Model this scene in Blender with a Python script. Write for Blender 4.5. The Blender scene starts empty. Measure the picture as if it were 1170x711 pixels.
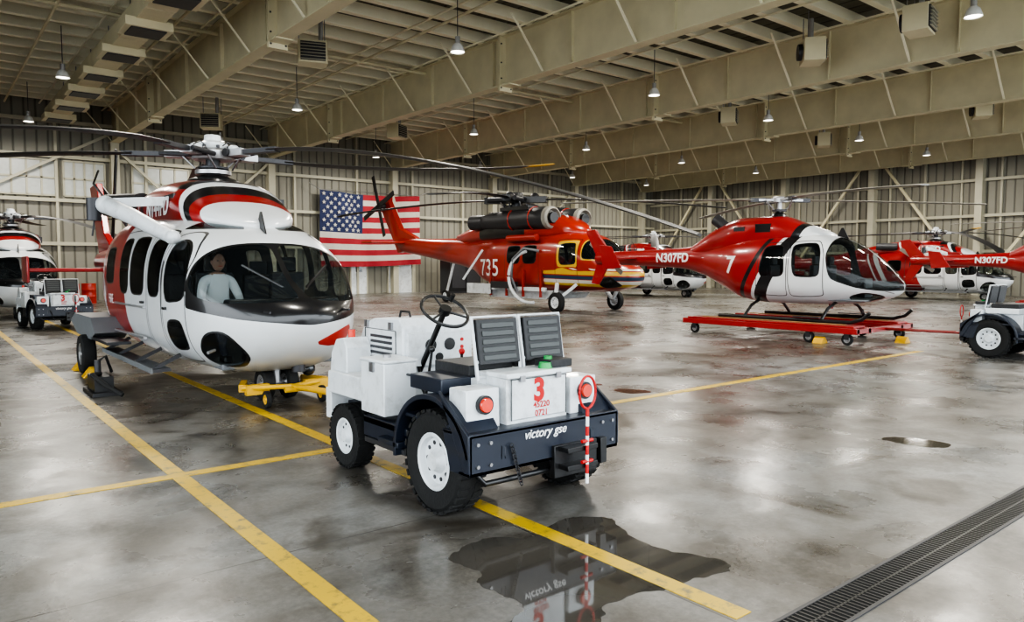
import bpy, bmesh, math, random
import numpy as np
from mathutils import Vector, Matrix
random.seed(7)
rad=math.radians
D=bpy.data
COL=bpy.context.scene.collection
# ---------------------------------------------------------------- materials
def N(nt,t,**k):
    n=nt.nodes.new(t)
    for a,b in k.items(): setattr(n,a,b)
    return n
def newmat(name):
    m=D.materials.new(name); m.use_nodes=True
    return m,m.node_tree,m.node_tree.nodes['Principled BSDF']
def mat(name,col,rough=.5,metal=0,var=.12,scale=6,coat=0,bump=0,emit=0,dirt=0):
    m,nt,b=newmat(name); L=nt.links.new
    tc=N(nt,'ShaderNodeTexCoord'); nz=N(nt,'ShaderNodeTexNoise')
    nz.inputs['Scale'].default_value=scale; nz.inputs['Detail'].default_value=5
    L(tc.outputs['Object'],nz.inputs['Vector'])
    mx=N(nt,'ShaderNodeMix',data_type='RGBA')
    c=Vector(col)
    mx.inputs['A'].default_value=(*(c*(1-var)),1); mx.inputs['B'].default_value=(*[min(1,x*(1+var)) for x in c],1)
    L(nz.outputs['Fac'],mx.inputs['Factor']); out=mx.outputs['Result']
    if dirt:
        n2=N(nt,'ShaderNodeTexNoise'); n2.inputs['Scale'].default_value=6; n2.inputs['Detail'].default_value=10; n2.inputs['Roughness'].default_value=.7; L(tc.outputs['Object'],n2.inputs['Vector'])
        r=N(nt,'ShaderNodeValToRGB'); L(n2.outputs['Fac'],r.inputs[0]); e=r.color_ramp.elements
        e[0].position=.32;e[0].color=(1-dirt,1-dirt*1.05,1-dirt*1.12,1);e[1].position=.5;e[1].color=(1,1,1,1)
        k=N(nt,'ShaderNodeMix',data_type='RGBA',blend_type='MULTIPLY'); k.inputs['Factor'].default_value=1; L(out,k.inputs['A']); L(r.outputs[0],k.inputs['B']); out=k.outputs['Result']
    L(out,b.inputs['Base Color'])
    b.inputs['Roughness'].default_value=rough; b.inputs['Metallic'].default_value=metal
    b.inputs['Coat Weight'].default_value=coat
    if bump:
        bp=N(nt,'ShaderNodeBump'); bp.inputs['Strength'].default_value=bump; bp.inputs['Distance'].default_value=.02
        L(nz.outputs['Fac'],bp.inputs['Height']); L(bp.outputs['Normal'],b.inputs['Normal'])
    if emit:
        b.inputs['Emission Color'].default_value=(*col,1); b.inputs['Emission Strength'].default_value=emit
    return m
def paint(name,base,layers,clear=.5):
    """body paint: layers are (attribute,colour), painted where the attribute (signed distance) > 0"""
    m,nt,b=newmat(name); L=nt.links.new
    def attr(a): return N(nt,'ShaderNodeAttribute',attribute_name=a).outputs['Fac']
    def math_(op,x,y):
        n=N(nt,'ShaderNodeMath',operation=op)
        for i,q in enumerate((x,y)):
            if q is None: continue
            if isinstance(q,(int,float)): n.inputs[i].default_value=q
            else: L(q,n.inputs[i])
        return n.outputs[0]
    tc=N(nt,'ShaderNodeTexCoord'); nz=N(nt,'ShaderNodeTexNoise'); nz.inputs['Scale'].default_value=2.5; nz.inputs['Detail'].default_value=6
    L(tc.outputs['Object'],nz.inputs['Vector'])
    mx=N(nt,'ShaderNodeMix',data_type='RGBA')
    mx.inputs['A'].default_value=(*[x*.84 for x in base],1); mx.inputs['B'].default_value=(*base,1)
    L(nz.outputs['Fac'],mx.inputs['Factor']); cur=mx.outputs['Result']
    def lay(fac,col):
        nonlocal cur
        k=N(nt,'ShaderNodeMix',data_type='RGBA'); L(fac,k.inputs['Factor']); L(cur,k.inputs['A']); k.inputs['B'].default_value=(*col,1); cur=k.outputs['Result']
    for a,c in layers: lay(math_('GREATER_THAN',attr(a),0.0),c)
    lay(math_('LESS_THAN',math_('ABSOLUTE',attr('door'),None),.008),(.03,.03,.03))
    lay(math_('GREATER_THAN',attr('gls'),-.024),(.012,.012,.013))
    bf=N(nt,'ShaderNodeNewGeometry').outputs['Backfacing']
    lay(bf,(.09,.09,.09))           # cabin lining on the inside of the shell
    g=math_('GREATER_THAN',attr('gls'),0.0)
    lay(g,(.012,.015,.018))
    L(cur,b.inputs['Base Color'])
    r=N(nt,'ShaderNodeMix'); L(g,r.inputs['Factor']); r.inputs['A'].default_value=.28; r.inputs['B'].default_value=.03
    L(r.outputs['Result'],b.inputs['Roughness'])
    b.inputs['Coat Weight'].default_value=.5; b.inputs['Coat Roughness'].default_value=.05
    tr=N(nt,'ShaderNodeBsdfTransparent'); tr.inputs[0].default_value=(.84,.9,.9,1)
    ms=N(nt,'ShaderNodeMixShader'); L(math_('MULTIPLY',g,clear),ms.inputs[0]); L(b.outputs[0],ms.inputs[1]); L(tr.outputs[0],ms.inputs[2])
    L(ms.outputs[0],nt.nodes['Material Output'].inputs['Surface'])
    return m
RED=(.31,.018,.018); ORG=(.37,.024,.012); WHT=(.70,.72,.73)
M={}
M['white']=mat('white_paint',(.67,.70,.72),.38,coat=.2,var=.10,scale=3,dirt=.24)
M['navy']=mat('navy_paint',(.012,.017,.030),.42,coat=.25,var=.3)
M['rubber']=mat('tyre_rubber',(.013,.013,.013),.8,bump=.3,scale=40)
M['blackp']=mat('black_paint',(.012,.012,.013),.35,coat=.2)
M['vinyl']=mat('black_vinyl',(.022,.022,.024),.55,bump=.2,scale=30)
M['seam']=mat('grey_vinyl',(.07,.075,.075),.6)
M['red']=mat('red_paint',RED,.35,coat=.4)
M['redtxt']=mat('red_lettering',(.5,.015,.015),.5)
M['lamp']=mat('red_lamp_lens',(.7,.05,.025),.15,coat=.6)
M['yellow']=mat('yellow_paint',(.66,.38,.02),.5,var=.2)
M['steel']=mat('steel',(.35,.35,.36),.35,metal=.9)
M['dsteel']=mat('dark_steel',(.06,.06,.065),.45,metal=.5)
M['grey']=mat('grey_fitting',(.16,.17,.18),.5)
M['alu']=mat('aluminium',(.42,.42,.43),.38,metal=.7)
M['green']=mat('green_plastic',(.02,.3,.07),.4)
M['glass']=mat('dark_glass',(.015,.02,.024),.04,coat=.5)
M['blade']=mat('rotor_blade_grey',(.024,.024,.025),.5)
M['bladel']=mat('rotor_blade_pale',(.26,.25,.22),.5)
M['org']=mat('orange_paint',ORG,.35,coat=.3)
M['txtw']=mat('white_lettering',(.8,.8,.8),.5)
M['lamphood']=mat('lamp_hood',(.6,.6,.58),.4)
M['lampglow']=mat('lamp_glow',(1,.95,.85),.4,emit=4)
M['wood']=mat('timber',(.35,.22,.10),.7)
# ---------------------------------------------------------------- mesh builder
class MB:
    def __init__(s): s.v=[];s.f=[];s.m=[];s.mats=[]
    def mi(s,m):
        m=M[m] if isinstance(m,str) else m
        if m not in s.mats: s.mats.append(m)
        return s.mats.index(m)
    def add(s,vs,fs,m):
        o=len(s.v); i=s.mi(m)
        s.v+= [tuple(v) for v in vs]; s.f+=[tuple(o+k for k in f) for f in fs]; s.m+=[i]*len(fs)
    def box(s,lo,hi,m,rot=None,top=1.0):
        c=[(a+b)/2 for a,b in zip(lo,hi)]; h=[(b-a)/2 for a,b in zip(lo,hi)]
        vs=[]
        for z in(-1,1):
            k=top if z>0 else 1
            for x,y in((-1,-1),(1,-1),(1,1),(-1,1)):
                p=Vector((x*h[0]*k,y*h[1]*k,z*h[2]))
                if rot is not None: p=rot@p
                vs.append(p+Vector(c))
        s.add(vs,[(3,2,1,0),(4,5,6,7),(0,1,5,4),(1,2,6,5),(2,3,7,6),(3,0,4,7)],m)
    def beam(s,p0,p1,w,h,m):
        p0=Vector(p0);p1=Vector(p1);d=(p1-p0); L=d.length
        r=d.to_track_quat('Y','Z').to_matrix(); c=(p0+p1)/2
        s.box(c-Vector((w/2,L/2,h/2)),c+Vector((w/2,L/2,h/2)),m,rot=r)
    def cyl(s,p0,p1,r0,r1=None,m='steel',n=16):
        if r1 is None:r1=r0
        p0=Vector(p0);p1=Vector(p1);q=(p1-p0).to_track_quat('Z','Y').to_matrix()
        vs=[]
        for p,r in((p0,r0),(p1,r1)):
            for i in range(n):
                a=2*math.pi*i/n; vs.append(p+q@Vector((r*math.cos(a),r*math.sin(a),0)))
        fs=[(i,(i+1)%n,n+(i+1)%n,n+i) for i in range(n)]+[tuple(range(n))[::-1],tuple(range(n,2*n))]
        s.add(vs,fs,m)
    def lathe(s,c,axis,prof,m,n=32,ms=None):
        q=Vector(axis).to_track_quat('Z','Y').to_matrix(); c=Vector(c)
        vs=[]
        for r,h in prof:
            for i in range(n):
                a=2*math.pi*i/n; vs.append(c+q@Vector((r*math.cos(a),r*math.sin(a),h)))
        fs=[]
        for j in range(len(prof)-1):
            fs+=[(j*n+i,j*n+(i+1)%n,(j+1)*n+(i+1)%n,(j+1)*n+i) for i in range(n)]
        s.add(vs,fs,m)
    def tube(s,pts,r,m,n=8,close=False):
        pts=[Vector(p) for p in pts]; vs=[]; K=len(pts)
        for k,p in enumerate(pts):
            if close: d=pts[(k+1)%K]-pts[k-1]
            else: d=pts[min(k+1,K-1)]-pts[max(k-1,0)]
            q=d.to_track_quat('Z','Y').to_matrix()
            for i in range(n):
                a=2*math.pi*i/n; vs.append(p+q@Vector((r*math.cos(a),r*math.sin(a),0)))
        fs=[]
        for k in range(K if close else K-1):
            k2=(k+1)%K
            fs+=[(k*n+i,k*n+(i+1)%n,k2*n+(i+1)%n,k2*n+i) for i in range(n)]
        if not close: fs+=[tuple(range(n))[::-1],tuple(range((K-1)*n,K*n))]
        s.add(vs,fs,m)
    def ring(s,c,axis,R,r,m,n=32,k=8,a0=0,a1=360):
        q=Vector(axis).to_track_quat('Z','Y').to_matrix(); c=Vector(c)
        full=(a1-a0>=360)
        cnt=n if full else n+1
        pts=[c+q@Vector((R*math.cos(rad(a0+(a1-a0)*i/n)),R*math.sin(rad(a0+(a1-a0)*i/n)),0)) for i in range(cnt)]
        s.tube(pts,r,m,k,close=full)
    def sph(s,c,r,m,n=16,k=10):
        if not hasattr(r,'__len__'): r=(r,r,r)
        vs=[];fs=[]
        for j in range(k+1):
            t=math.pi*j/k
            for i in range(n):
                a=2*math.pi*i/n
                vs.append((c[0]+r[0]*max(math.sin(t),.001)*math.cos(a),c[1]+r[1]*max(math.sin(t),.001)*math.sin(a),c[2]+r[2]*math.cos(t)))
        for j in range(k): fs+=[(j*n+i,(j+1)*n+i,(j+1)*n+(i+1)%n,j*n+(i+1)%n) for i in range(n)]
        s.add(vs,fs,m)
    def prism(s,poly,plane,t0,t1,m):
        def P(a,b,t):
            return {'yz':(t,a,b),'xz':(a,t,b),'xy':(a,b,t)}[plane]
        n=len(poly); vs=[P(a,b,t0) for a,b in poly]+[P(a,b,t1) for a,b in poly]
        s.add(vs,[tuple(range(n)),tuple(range(n,2*n))[::-1]]+[(i,(i+1)%n,n+(i+1)%n,n+i) for i in range(n)],m)
    def blade(s,c,phi,r0,R,chord,droop,m,tip=None,sweep=0,th=.12,tw=0):
        d=Vector((math.cos(rad(phi)),math.sin(rad(phi)),0)); p=Vector((-d.y,d.x,0))
        K=26; sec=[(-.5,0),(-.25,.35),(.15,.5),(.42,.3),(.5,0),(.42,-.3),(.15,-.45),(-.25,-.3)]
        vs=[];n=len(sec)
        for k in range(K+1):
            t=k/K; r=r0+(R-r0)*t
            ch=chord*(1 if t>.12 else .45+.55*t/.12)
            if t>.96: ch*=1-(t-.96)*8
            z=droop*(t**1.7); sw=sweep*max(0,(t-.93)/.07)
            for a,b in sec:
                vs.append(Vector(c)+d*r+p*(a*ch-sw)+Vector((0,0,z+b*chord*th+a*ch*tw)))
        fs=[[] for _ in range(2)]
        for k in range(K):
            for i in range(n):
                fs[1 if (tip and k>=K-3) else 0].append((k*n+i,k*n+(i+1)%n,(k+1)*n+(i+1)%n,(k+1)*n+i))
        fs[0]+= [tuple(range(n))[::-1]]; fs[1 if tip else 0]+=[tuple(range(K*n,K*n+n))]
        o=len(s.v); s.v+=[tuple(v) for v in vs]
        for q,mm in ((0,m),(1,tip)):
            if fs[q]:
                i=s.mi(mm); s.f+=[tuple(o+k for k in f) for f in fs[q]]; s.m+=[i]*len(fs[q])
    def wheel(s,c,R,w,rim='white',axis=(1,0,0),rr=.56,tread=True,hub='dsteel'):
        h=w/2
        prof=[(R*rr,-h*.8),(R*.72,-h),(R*.9,-h*.96),(R*.98,-h*.75),(R,-h*.4),(R,h*.4),(R*.98,h*.75),(R*.9,h*.96),(R*.72,h),(R*rr,h*.8)]
        s.lathe(c,axis,prof,'rubber',36)
        for sg in(1,-1):
            s.lathe(c,axis,[(R*rr*1.02,sg*h*.8),(R*rr*.95,sg*h*.86),(R*rr*.86,sg*h*.8),(R*rr*.8,sg*h*.45),(R*rr*.45,sg*h*.42),(R*rr*.36,sg*h*.62),(R*rr*.3,sg*h*.9),(.001,sg*h*.92)],rim,32)
            q=Vector(axis).to_track_quat('Z','Y').to_matrix()
            for i in range(10):
                a=2*math.pi*i/10; rr2=R*rr*.64
                p=Vector(c)+q@Vector((rr2*math.cos(a),rr2*math.sin(a),sg*h*.42)); p2=p+q@Vector((0,0,sg*h*.06))
                s.cyl(p,p2,R*.045,m=hub,n=8)
        if tread:
            q=Vector(axis).to_track_quat('Z','Y').to_matrix(); K=30
            for i in range(K):
                for sg in(-1,1):
                    a=2*math.pi*(i+(.5 if sg>0 else 0))/K
                    rot=q@Matrix.Rotation(a,3,'Z')
                    cc=Vector(c)+rot@Vector((R*.985,0,sg*h*.55))
                    s.box(cc-Vector((R*.03,R*.065,h*.36)),cc+Vector((R*.03,R*.065,h*.36)),'rubber',rot=rot)
    def build(s,name,parent=None,bevel=0,smooth=35,seg=2):
        me=D.meshes.new(name); me.from_pydata(s.v,[],s.f)
        for m in s.mats: me.materials.append(m)
        me.polygons.foreach_set('material_index',s.m)
        bm=bmesh.new(); bm.from_mesh(me); bmesh.ops.recalc_face_normals(bm,faces=bm.faces); bm.to_mesh(me); bm.free()
        me.polygons.foreach_set('use_smooth',[True]*len(me.polygons)); me.set_sharp_from_angle(angle=rad(smooth))
        o=D.objects.new(name,me); COL.objects.link(o)
        if parent: o.parent=parent
        if bevel:
            b=o.modifiers.new('bevel','BEVEL'); b.width=bevel; b.segments=seg; b.limit_method='ANGLE'; b.angle_limit=rad(40)
        return o
def empty(name,loc=(0,0,0),rz=0):
    e=D.objects.new(name,None); e.empty_display_size=.3; COL.objects.link(e); e.location=loc; e.rotation_euler=(0,0,rad(rz)); return e
def dup(root,loc,rz=0):
    e=root.copy(); COL.objects.link(e); e.location=loc; e.rotation_euler=(0,0,rad(rz))
    for c in root.children:
        k=c.copy(); COL.objects.link(k); k.parent=e
    return e
def text(name,txt,size,mat_,parent,M4,bold=.0,shear=0):
    cu=D.curves.new(name,'FONT'); cu.body=txt; cu.size=size; cu.align_x='CENTER'; cu.align_y='CENTER'; cu.offset=bold; cu.shear=shear; cu.extrude=.001
    o=D.objects.new(name,cu); COL.objects.link(o); o.data.materials.append(M[mat_]); o.parent=parent; o.matrix_local=M4
    return o
# ---------------------------------------------------------------- lofted bodies
def pchip(x,y,xq):
    x=np.asarray(x,float);y=np.asarray(y,float);h=np.diff(x);dl=np.diff(y)/h;n=len(x);d=np.zeros(n)
    for k in range(1,n-1):
        if dl[k-1]*dl[k]>0:
            w1=2*h[k]+h[k-1];w2=h[k]+2*h[k-1]; d[k]=(w1+w2)/(w1/dl[k-1]+w2/dl[k])
    d[0]=dl[0];d[-1]=dl[-1]
    i=np.clip(np.searchsorted(x,xq)-1,0,n-2); t=(xq-x[i])/h[i]
    return (2*t**3-3*t**2+1)*y[i]+(t**3-2*t**2+t)*h[i]*d[i]+(-2*t**3+3*t**2)*y[i+1]+(t**3-t**2)*h[i]*d[i+1]
def sdp(P,poly,rnd=2):
    poly=[Vector((a,b)) for a,b in poly]
    for _ in range(rnd):
        q=[]
        for i in range(len(poly)):
            a=poly[i];b=poly[(i+1)%len(poly)]; l=(b-a).length; k=min(.25,.07/max(l,1e-6)) if _==0 else .25
            q+=[a+(b-a)*k,b+(a-b)*k]
        poly=q
    P=np.asarray(P);d=np.full(len(P),1e9);ins=np.zeros(len(P),bool)
    for i in range(len(poly)):
        a=np.array(poly[i]);b=np.array(poly[(i+1)%len(poly)]);e=b-a;w=P-a
        t=np.clip((w@e)/(e@e),0,1);dd=np.linalg.norm(w-np.outer(t,e),axis=1);d=np.minimum(d,dd)
        c1=(a[1]>P[:,1])!=(b[1]>P[:,1])
        with np.errstate(divide='ignore',invalid='ignore'):
            xi=e[0]*(P[:,1]-a[1])/(e[1] if e[1]!=0 else 1e-9)+a[0]
        ins^=(c1&(P[:,0]<xi))
    return np.where(ins,d,-d)
ATTRS=['c1','c2','c3','c4','gls','door']
class Body:
    # stations: s,zb,zm,zt,hw,n
    def __init__(s,st,ds=.04,na=96,xc=0):
        s.st=np.array(st,float);s.s0=s.st[0,0];s.u=np.sqrt(s.st[:,0]-s.s0);s.ds=ds;s.na=na;s.xc=xc
    def at(s,S):
        u=np.sqrt(np.maximum(np.asarray(S,float)-s.s0,0)); return [pchip(s.u,s.st[:,k],u) for k in range(1,6)]
    def surf(s,S,Z):
        zb,zm,zt,hw,n=s.at(np.atleast_1d(S)); Z=np.atleast_1d(Z)
        h=np.where(Z>zm,zt-zm,zm-zb); q=np.clip(np.abs((Z-zm)/np.maximum(h,1e-4)),0,1)
        return hw*(1-q**n)**(1/n)
    def build(s,name,parent,material,attrs={}):
        L=s.st[-1,0]-s.s0; near=min(.35,L*.3)
        t=np.concatenate([np.linspace(0,math.sqrt(near),14)[:-1]**2,np.arange(near,L,s.ds),[L]])
        S=t+s.s0; zb,zm,zt,hw,n=s.at(S); a=np.linspace(0,2*math.pi,s.na,endpoint=False)
        ca,sa=np.cos(a),np.sin(a); V=[]
        for i in range(len(S)):
            e=2/n[i]; x=hw[i]*np.sign(ca)*np.abs(ca)**e; h=np.where(sa>0,zt[i]-zm[i],zm[i]-zb[i]); z=zm[i]+h*np.sign(sa)*np.abs(sa)**e
            V.append(np.stack([x,np.full_like(x,S[i]),z],1))
        V=np.concatenate(V); na=s.na; fs=[]
        for i in range(len(S)-1):
            for j in range(na): fs.append((i*na+j,i*na+(j+1)%na,(i+1)*na+(j+1)%na,(i+1)*na+j))
        fs.append(tuple(range(na))[::-1]); fs.append(tuple(range((len(S)-1)*na,len(S)*na)))
        me=D.meshes.new(name); VV=V.copy(); VV[:,0]+=s.xc; me.from_pydata(VV.tolist(),[],fs); me.materials.append(material)
        for at in ATTRS:
            A=me.attributes.new(at,'FLOAT','POINT')
            val=attrs[at](V[:,0],V[:,1],V[:,2]) if at in attrs else np.full(len(V),-1.0)
            A.data.foreach_set('value',np.asarray(val,np.float32))
        bm=bmesh.new(); bm.from_mesh(me); bmesh.ops.recalc_face_normals(bm,faces=bm.faces); bm.to_mesh(me); bm.free()
        me.polygons.foreach_set('use_smooth',[True]*len(me.polygons)); me.set_sharp_from_angle(angle=rad(50))
        o=D.objects.new(name,me); COL.objects.link(o); o.parent=parent; return o
def surf_text(name,body,txt,sc,z,size,mat_,parent,side=-1,bold=.0,off=.01,shear=0):
    cu=D.curves.new('t','FONT'); cu.body=txt; cu.size=size; cu.align_x='CENTER'; cu.align_y='CENTER'; cu.offset=bold; cu.shear=shear
    t=D.objects.new('t',cu); COL.objects.link(t); bpy.context.view_layer.update()
    me=D.meshes.new_from_object(t); D.objects.remove(t)
    bm=bmesh.new(); bm.from_mesh(me); bmesh.ops.triangulate(bm,faces=bm.faces)
    for _ in range(4):
        ed=[e for e in bm.edges if e.calc_length()>.05]
        if not ed: break
        bmesh.ops.subdivide_edges(bm,edges=ed,cuts=1); bmesh.ops.triangulate(bm,faces=bm.faces)
    bm.to_mesh(me); bm.free()
    for v in me.vertices:
        S=sc+v.co.x*side; Z=z+v.co.y
        X=float(body.surf(S,Z)[0]); v.co=(body.xc+side*(X+off),S,Z)
    me.materials.clear(); me.materials.append(M[mat_]); me.name=name
    o=D.objects.new(name,me); COL.objects.link(o); o.parent=parent; return o
SZ=lambda S,Z:np.stack([S,Z],1)
def un(*a):
    r=a[0]
    for b in a[1:]: r=np.maximum(r,b)
    return r
def band(S,Z,a,b,k,z0): q=S-k*(Z-z0); return np.minimum(q-a,b-q)
def seat(mb,x,y,z,w=.25,m='vinyl'):
    mb.box((x-w,y,z),(x+w,y+.45,z+.12),m); mb.box((x-w,y+.40,z),(x+w,y+.52,z+.72),m,top=.9); mb.box((x-w*.5,y+.42,z+.72),(x+w*.5,y+.51,z+.92),m)
# ================================================================= ROOM
def concrete():
    m,nt,b=newmat('polished_concrete'); L=nt.links.new
    tc=N(nt,'ShaderNodeTexCoord').outputs['Object']
    def noise(sc,det,rough=.6,dist=0):
        n=N(nt,'ShaderNodeTexNoise'); n.inputs['Scale'].default_value=sc;n.inputs['Detail'].default_value=det;n.inputs['Roughness'].default_value=rough;n.inputs['Distortion'].default_value=dist;L(tc,n.inputs['Vector']);return n.outputs['Fac']
    def ramp(f,st):
        r=N(nt,'ShaderNodeValToRGB'); L(f,r.inputs[0]); e=r.color_ramp.elements
        e[0].position,e[0].color=st[0][0],(*st[0][1],1); e[1].position,e[1].color=st[-1][0],(*st[-1][1],1)
        for p,c in st[1:-1]: q=e.new(p); q.color=(*c,1)
        return r.outputs[0]
    def mul(a,bb,f=1):
        k=N(nt,'ShaderNodeMix',data_type='RGBA',blend_type='MULTIPLY'); k.inputs['Factor'].default_value=f; L(a,k.inputs['A']); L(bb,k.inputs['B']); return k.outputs['Result']
    big=noise(.22,6,.6,.5); base=ramp(big,[(.40,(.115,.102,.086)),(.5,(.175,.168,.155)),(.60,(.245,.247,.243))])
    med=ramp(noise(1.6,8,.68,.4),[(.38,(.50,.47,.43)),(.56,(1,1,1))])
    fin=ramp(noise(28,6,.7),[(.3,(.70,.70,.70)),(.7,(1.15,1.15,1.15))])
    spots=ramp(noise(.9,3,.5,1.5),[(.29,(.42,.38,.33)),(.42,(1,1,1))])
    c=mul(mul(mul(base,med,.95),fin),spots)
    sx=N(nt,'ShaderNodeSeparateXYZ'); L(tc,sx.inputs[0])
    def line(o,off,p):
        a=N(nt,'ShaderNodeMath',operation='ADD'); L(o,a.inputs[0]); a.inputs[1].default_value=off
        k=N(nt,'ShaderNodeMath',operation='PINGPONG'); L(a.outputs[0],k.inputs[0]); k.inputs[1].default_value=p
        l=N(nt,'ShaderNodeMath',operation='LESS_THAN'); L(k.outputs[0],l.inputs[0]); l.inputs[1].default_value=.006; return l.outputs[0]
    mx=N(nt,'ShaderNodeMath',operation='MAXIMUM'); L(line(sx.outputs[0],1.7,2.3),mx.inputs[0]); L(line(sx.outputs[1],.55,2.3),mx.inputs[1])
    k=N(nt,'ShaderNodeMix',data_type='RGBA'); L(mx.outputs[0],k.inputs['Factor']); L(c,k.inputs['A']); k.inputs['B'].default_value=(.05,.047,.042,1)
    L(k.outputs['Result'],b.inputs['Base Color'])
    r=N(nt,'ShaderNodeMapRange'); L(noise(1.1,6,.6,.3),r.inputs[0]); r.inputs[1].default_value=.32;r.inputs[2].default_value=.68;r.inputs[3].default_value=.18;r.inputs[4].default_value=.44
    L(r.outputs[0],b.inputs['Roughness'])
    bp=N(nt,'ShaderNodeBump'); bp.inputs['Strength'].default_value=.12; bp.inputs['Distance'].default_value=.01; L(noise(12,5),bp.inputs['Height']); L(bp.outputs['Normal'],b.inputs['Normal'])
    return m
M['concrete']=concrete()
def ribbed(name,col,axis,per=.3,dark=.75):
    m,nt,b=newmat(name); L=nt.links.new
    tc=N(nt,'ShaderNodeTexCoord').outputs['Object']; sx=N(nt,'ShaderNodeSeparateXYZ'); L(tc,sx.inputs[0])
    k=N(nt,'ShaderNodeMath',operation='PINGPONG'); L(sx.outputs[axis],k.inputs[0]); k.inputs[1].default_value=per/2
    r=N(nt,'ShaderNodeMapRange',interpolation_type='SMOOTHSTEP'); L(k.outputs[0],r.inputs[0]); r.inputs[1].default_value=0; r.inputs[2].default_value=per*.16
    nz=N(nt,'ShaderNodeTexNoise'); nz.inputs['Scale'].default_value=.5; nz.inputs['Detail'].default_value=5; L(tc,nz.inputs['Vector'])
    mx=N(nt,'ShaderNodeMix',data_type='RGBA'); mx.inputs['A'].default_value=(*[c*.7 for c in col],1); mx.inputs['B'].default_value=(*col,1); L(nz.outputs['Fac'],mx.inputs['Factor'])
    m2=N(nt,'ShaderNodeMix',data_type='RGBA'); L(r.outputs[0],m2.inputs['Factor']); m2.inputs['A'].default_value=(*[c*dark*.8 for c in col],1); L(mx.outputs['Result'],m2.inputs['B'])
    L(m2.outputs['Result'],b.inputs['Base Color']); b.inputs['Roughness'].default_value=.55
    bp=N(nt,'ShaderNodeBump'); bp.inputs['Strength'].default_value=.6; bp.inputs['Distance'].default_value=.04; L(r.outputs[0],bp.inputs['Height']); L(bp.outputs['Normal'],b.inputs['Normal'])
    return m
CRM=(.60,.55,.38)
M['cream']=mat('cream_steel',CRM,.5,var=.2,scale=1.2)
M['wsteel']=mat('wall_framing_steel',(.42,.40,.31),.5,var=.18,scale=1.2)
M['purlin']=mat('cream_purlin',(.84,.80,.62),.5,var=.1,scale=1)
M['deck']=ribbed('roof_deck_panels',(.13,.12,.085),0,.6,.5)
M['wallx']=ribbed('wall_panel_x',(.27,.26,.215),0,.45,.5)
M['wally']=ribbed('wall_panel_y',(.27,.26,.215),1,.45,.5)
M['apron']=mat('apron_concrete',(.42,.41,.39),.8,scale=.4)
XL,XR,YF,YB,ZR=-12,47,-4,40,9.4
mb=MB(); mb.box((XL,YF,-.3),(XR,YB,0),'concrete'); mb.build('floor')
mb=MB(); mb.box((-150,-150,-.32),(200,YF-.01,-.02),'apron'); mb.build('apron_ground')
mb=MB(); mb.box((XL,YF,ZR),(XR,YB,ZR+.15),'deck'); mb.build('ceiling')
mb=MB(); mb.box((XL,YB,0),(XR+.2,YB+.2,ZR+.15),'wallx'); mb.build('wall_back')
mb=MB(); mb.box((XR,YF,0),(XR+.2,YB,ZR+.15),'wally'); mb.build('wall_right')
mb=MB(); mb.box((XL-.2,16,0),(XL,YB,ZR+.15),'wally'); mb.box((XL-.2,YF,8.2),(XL,16,ZR+.15),'wally'); mb.build('wall_left')
mb=MB(); mb.box((XL,YF-.2,8.4),(XR,YF,ZR+.15),'wallx'); mb.build('wall_front')
mb=MB()
y=YF+.4
while y<YB-.2:
    mb.box((XL,y-.02,9.1),(XR,y+.02,9.4),'purlin'); mb.box((XL,y-.05,9.05),(XR,y+.17,9.11),'purlin')
    y+=1.25
for x in np.arange(-8,47,2.53):
    mb.box((x-.025,YF,9.0),(x+.025,YB,9.05),'purlin')
mb.build('roof_purlins')
GX=[-7.6,0,7.6,15.2,22.8,30.4,38.0,45.4]
def girder():
    mb=MB()
    mb.box((-.015,YF,7.55),(.015,YB,9.05),'cream')
    mb.box((-.2,YF,7.5),(.2,YB,7.54),'cream'); mb.box((-.2,YF,9.04),(.2,YB,9.08),'cream')
    for y in np.arange(YF+1.2,YB,3.75):
        mb.box((-.12,y-.012,7.54),(.12,y+.012,9.04),'cream')
        for sg in(-1,1): mb.beam((sg*.05,y+1.3,7.56),(sg*1.3,y+1.3,9.08),.06,.04,'purlin')
    for y in (0.5,19.2,32):
        mb.box((-.26,y-.05,7.32),(.26,y+.05,9.1),'cream'); mb.box((-.24,y-.5,7.46),(.24,y+.5,7.5),'cream')
        for sg in (-1,1):
            for z in (7.4,7.7,8.2,8.8): mb.box((sg*.2-.02,y-.08,z),(sg*.2+.02,y+.08,z+.04),'dsteel')
    return mb
g0=girder().build('roof_girder'); g0.location.x=GX[0]
for x in GX[1:]:
    k=g0.copy(); k.location.x=x; COL.objects.link(k)
mb=MB()
for x in GX:
    if x<46: mb.box((x-.18,YB-.5,0),(x+.18,YB-.02,7.5),'wsteel')
for z in (2.6,4.6,6.6,8.2): mb.box((XL,YB-.22,z),(XR,YB-.02,z+.16),'wsteel')
for x in np.arange(-10,46,3.8): mb.box((x-.06,YB-.2,0),(x+.06,YB-.03,9.3),'wsteel')
mb.beam((7.6,YB-.3,.2),(15.2,YB-.3,7.3),.12,.12,'wsteel'); mb.beam((15.2,YB-.3,.2),(7.6,YB-.3,7.3),.12,.12,'wsteel')
mb.beam((0,YB-.3,3.6),(7.6,YB-.3,8),.12,.12,'wsteel'); mb.beam((30.4,YB-.3,.2),(38,YB-.3,7.3),.12,.12,'wsteel')
mb.build('trim_1')
mb=MB()
for y in np.arange(-2,40,6): mb.box((XR-.55,y-.18,0),(XR-.02,y+.18,9.1),'wsteel')
for z in (2.4,4.4,6.4,8.2): mb.box((XR-.24,YF,z),(XR-.02,YB,z+.16),'wsteel')
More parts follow.
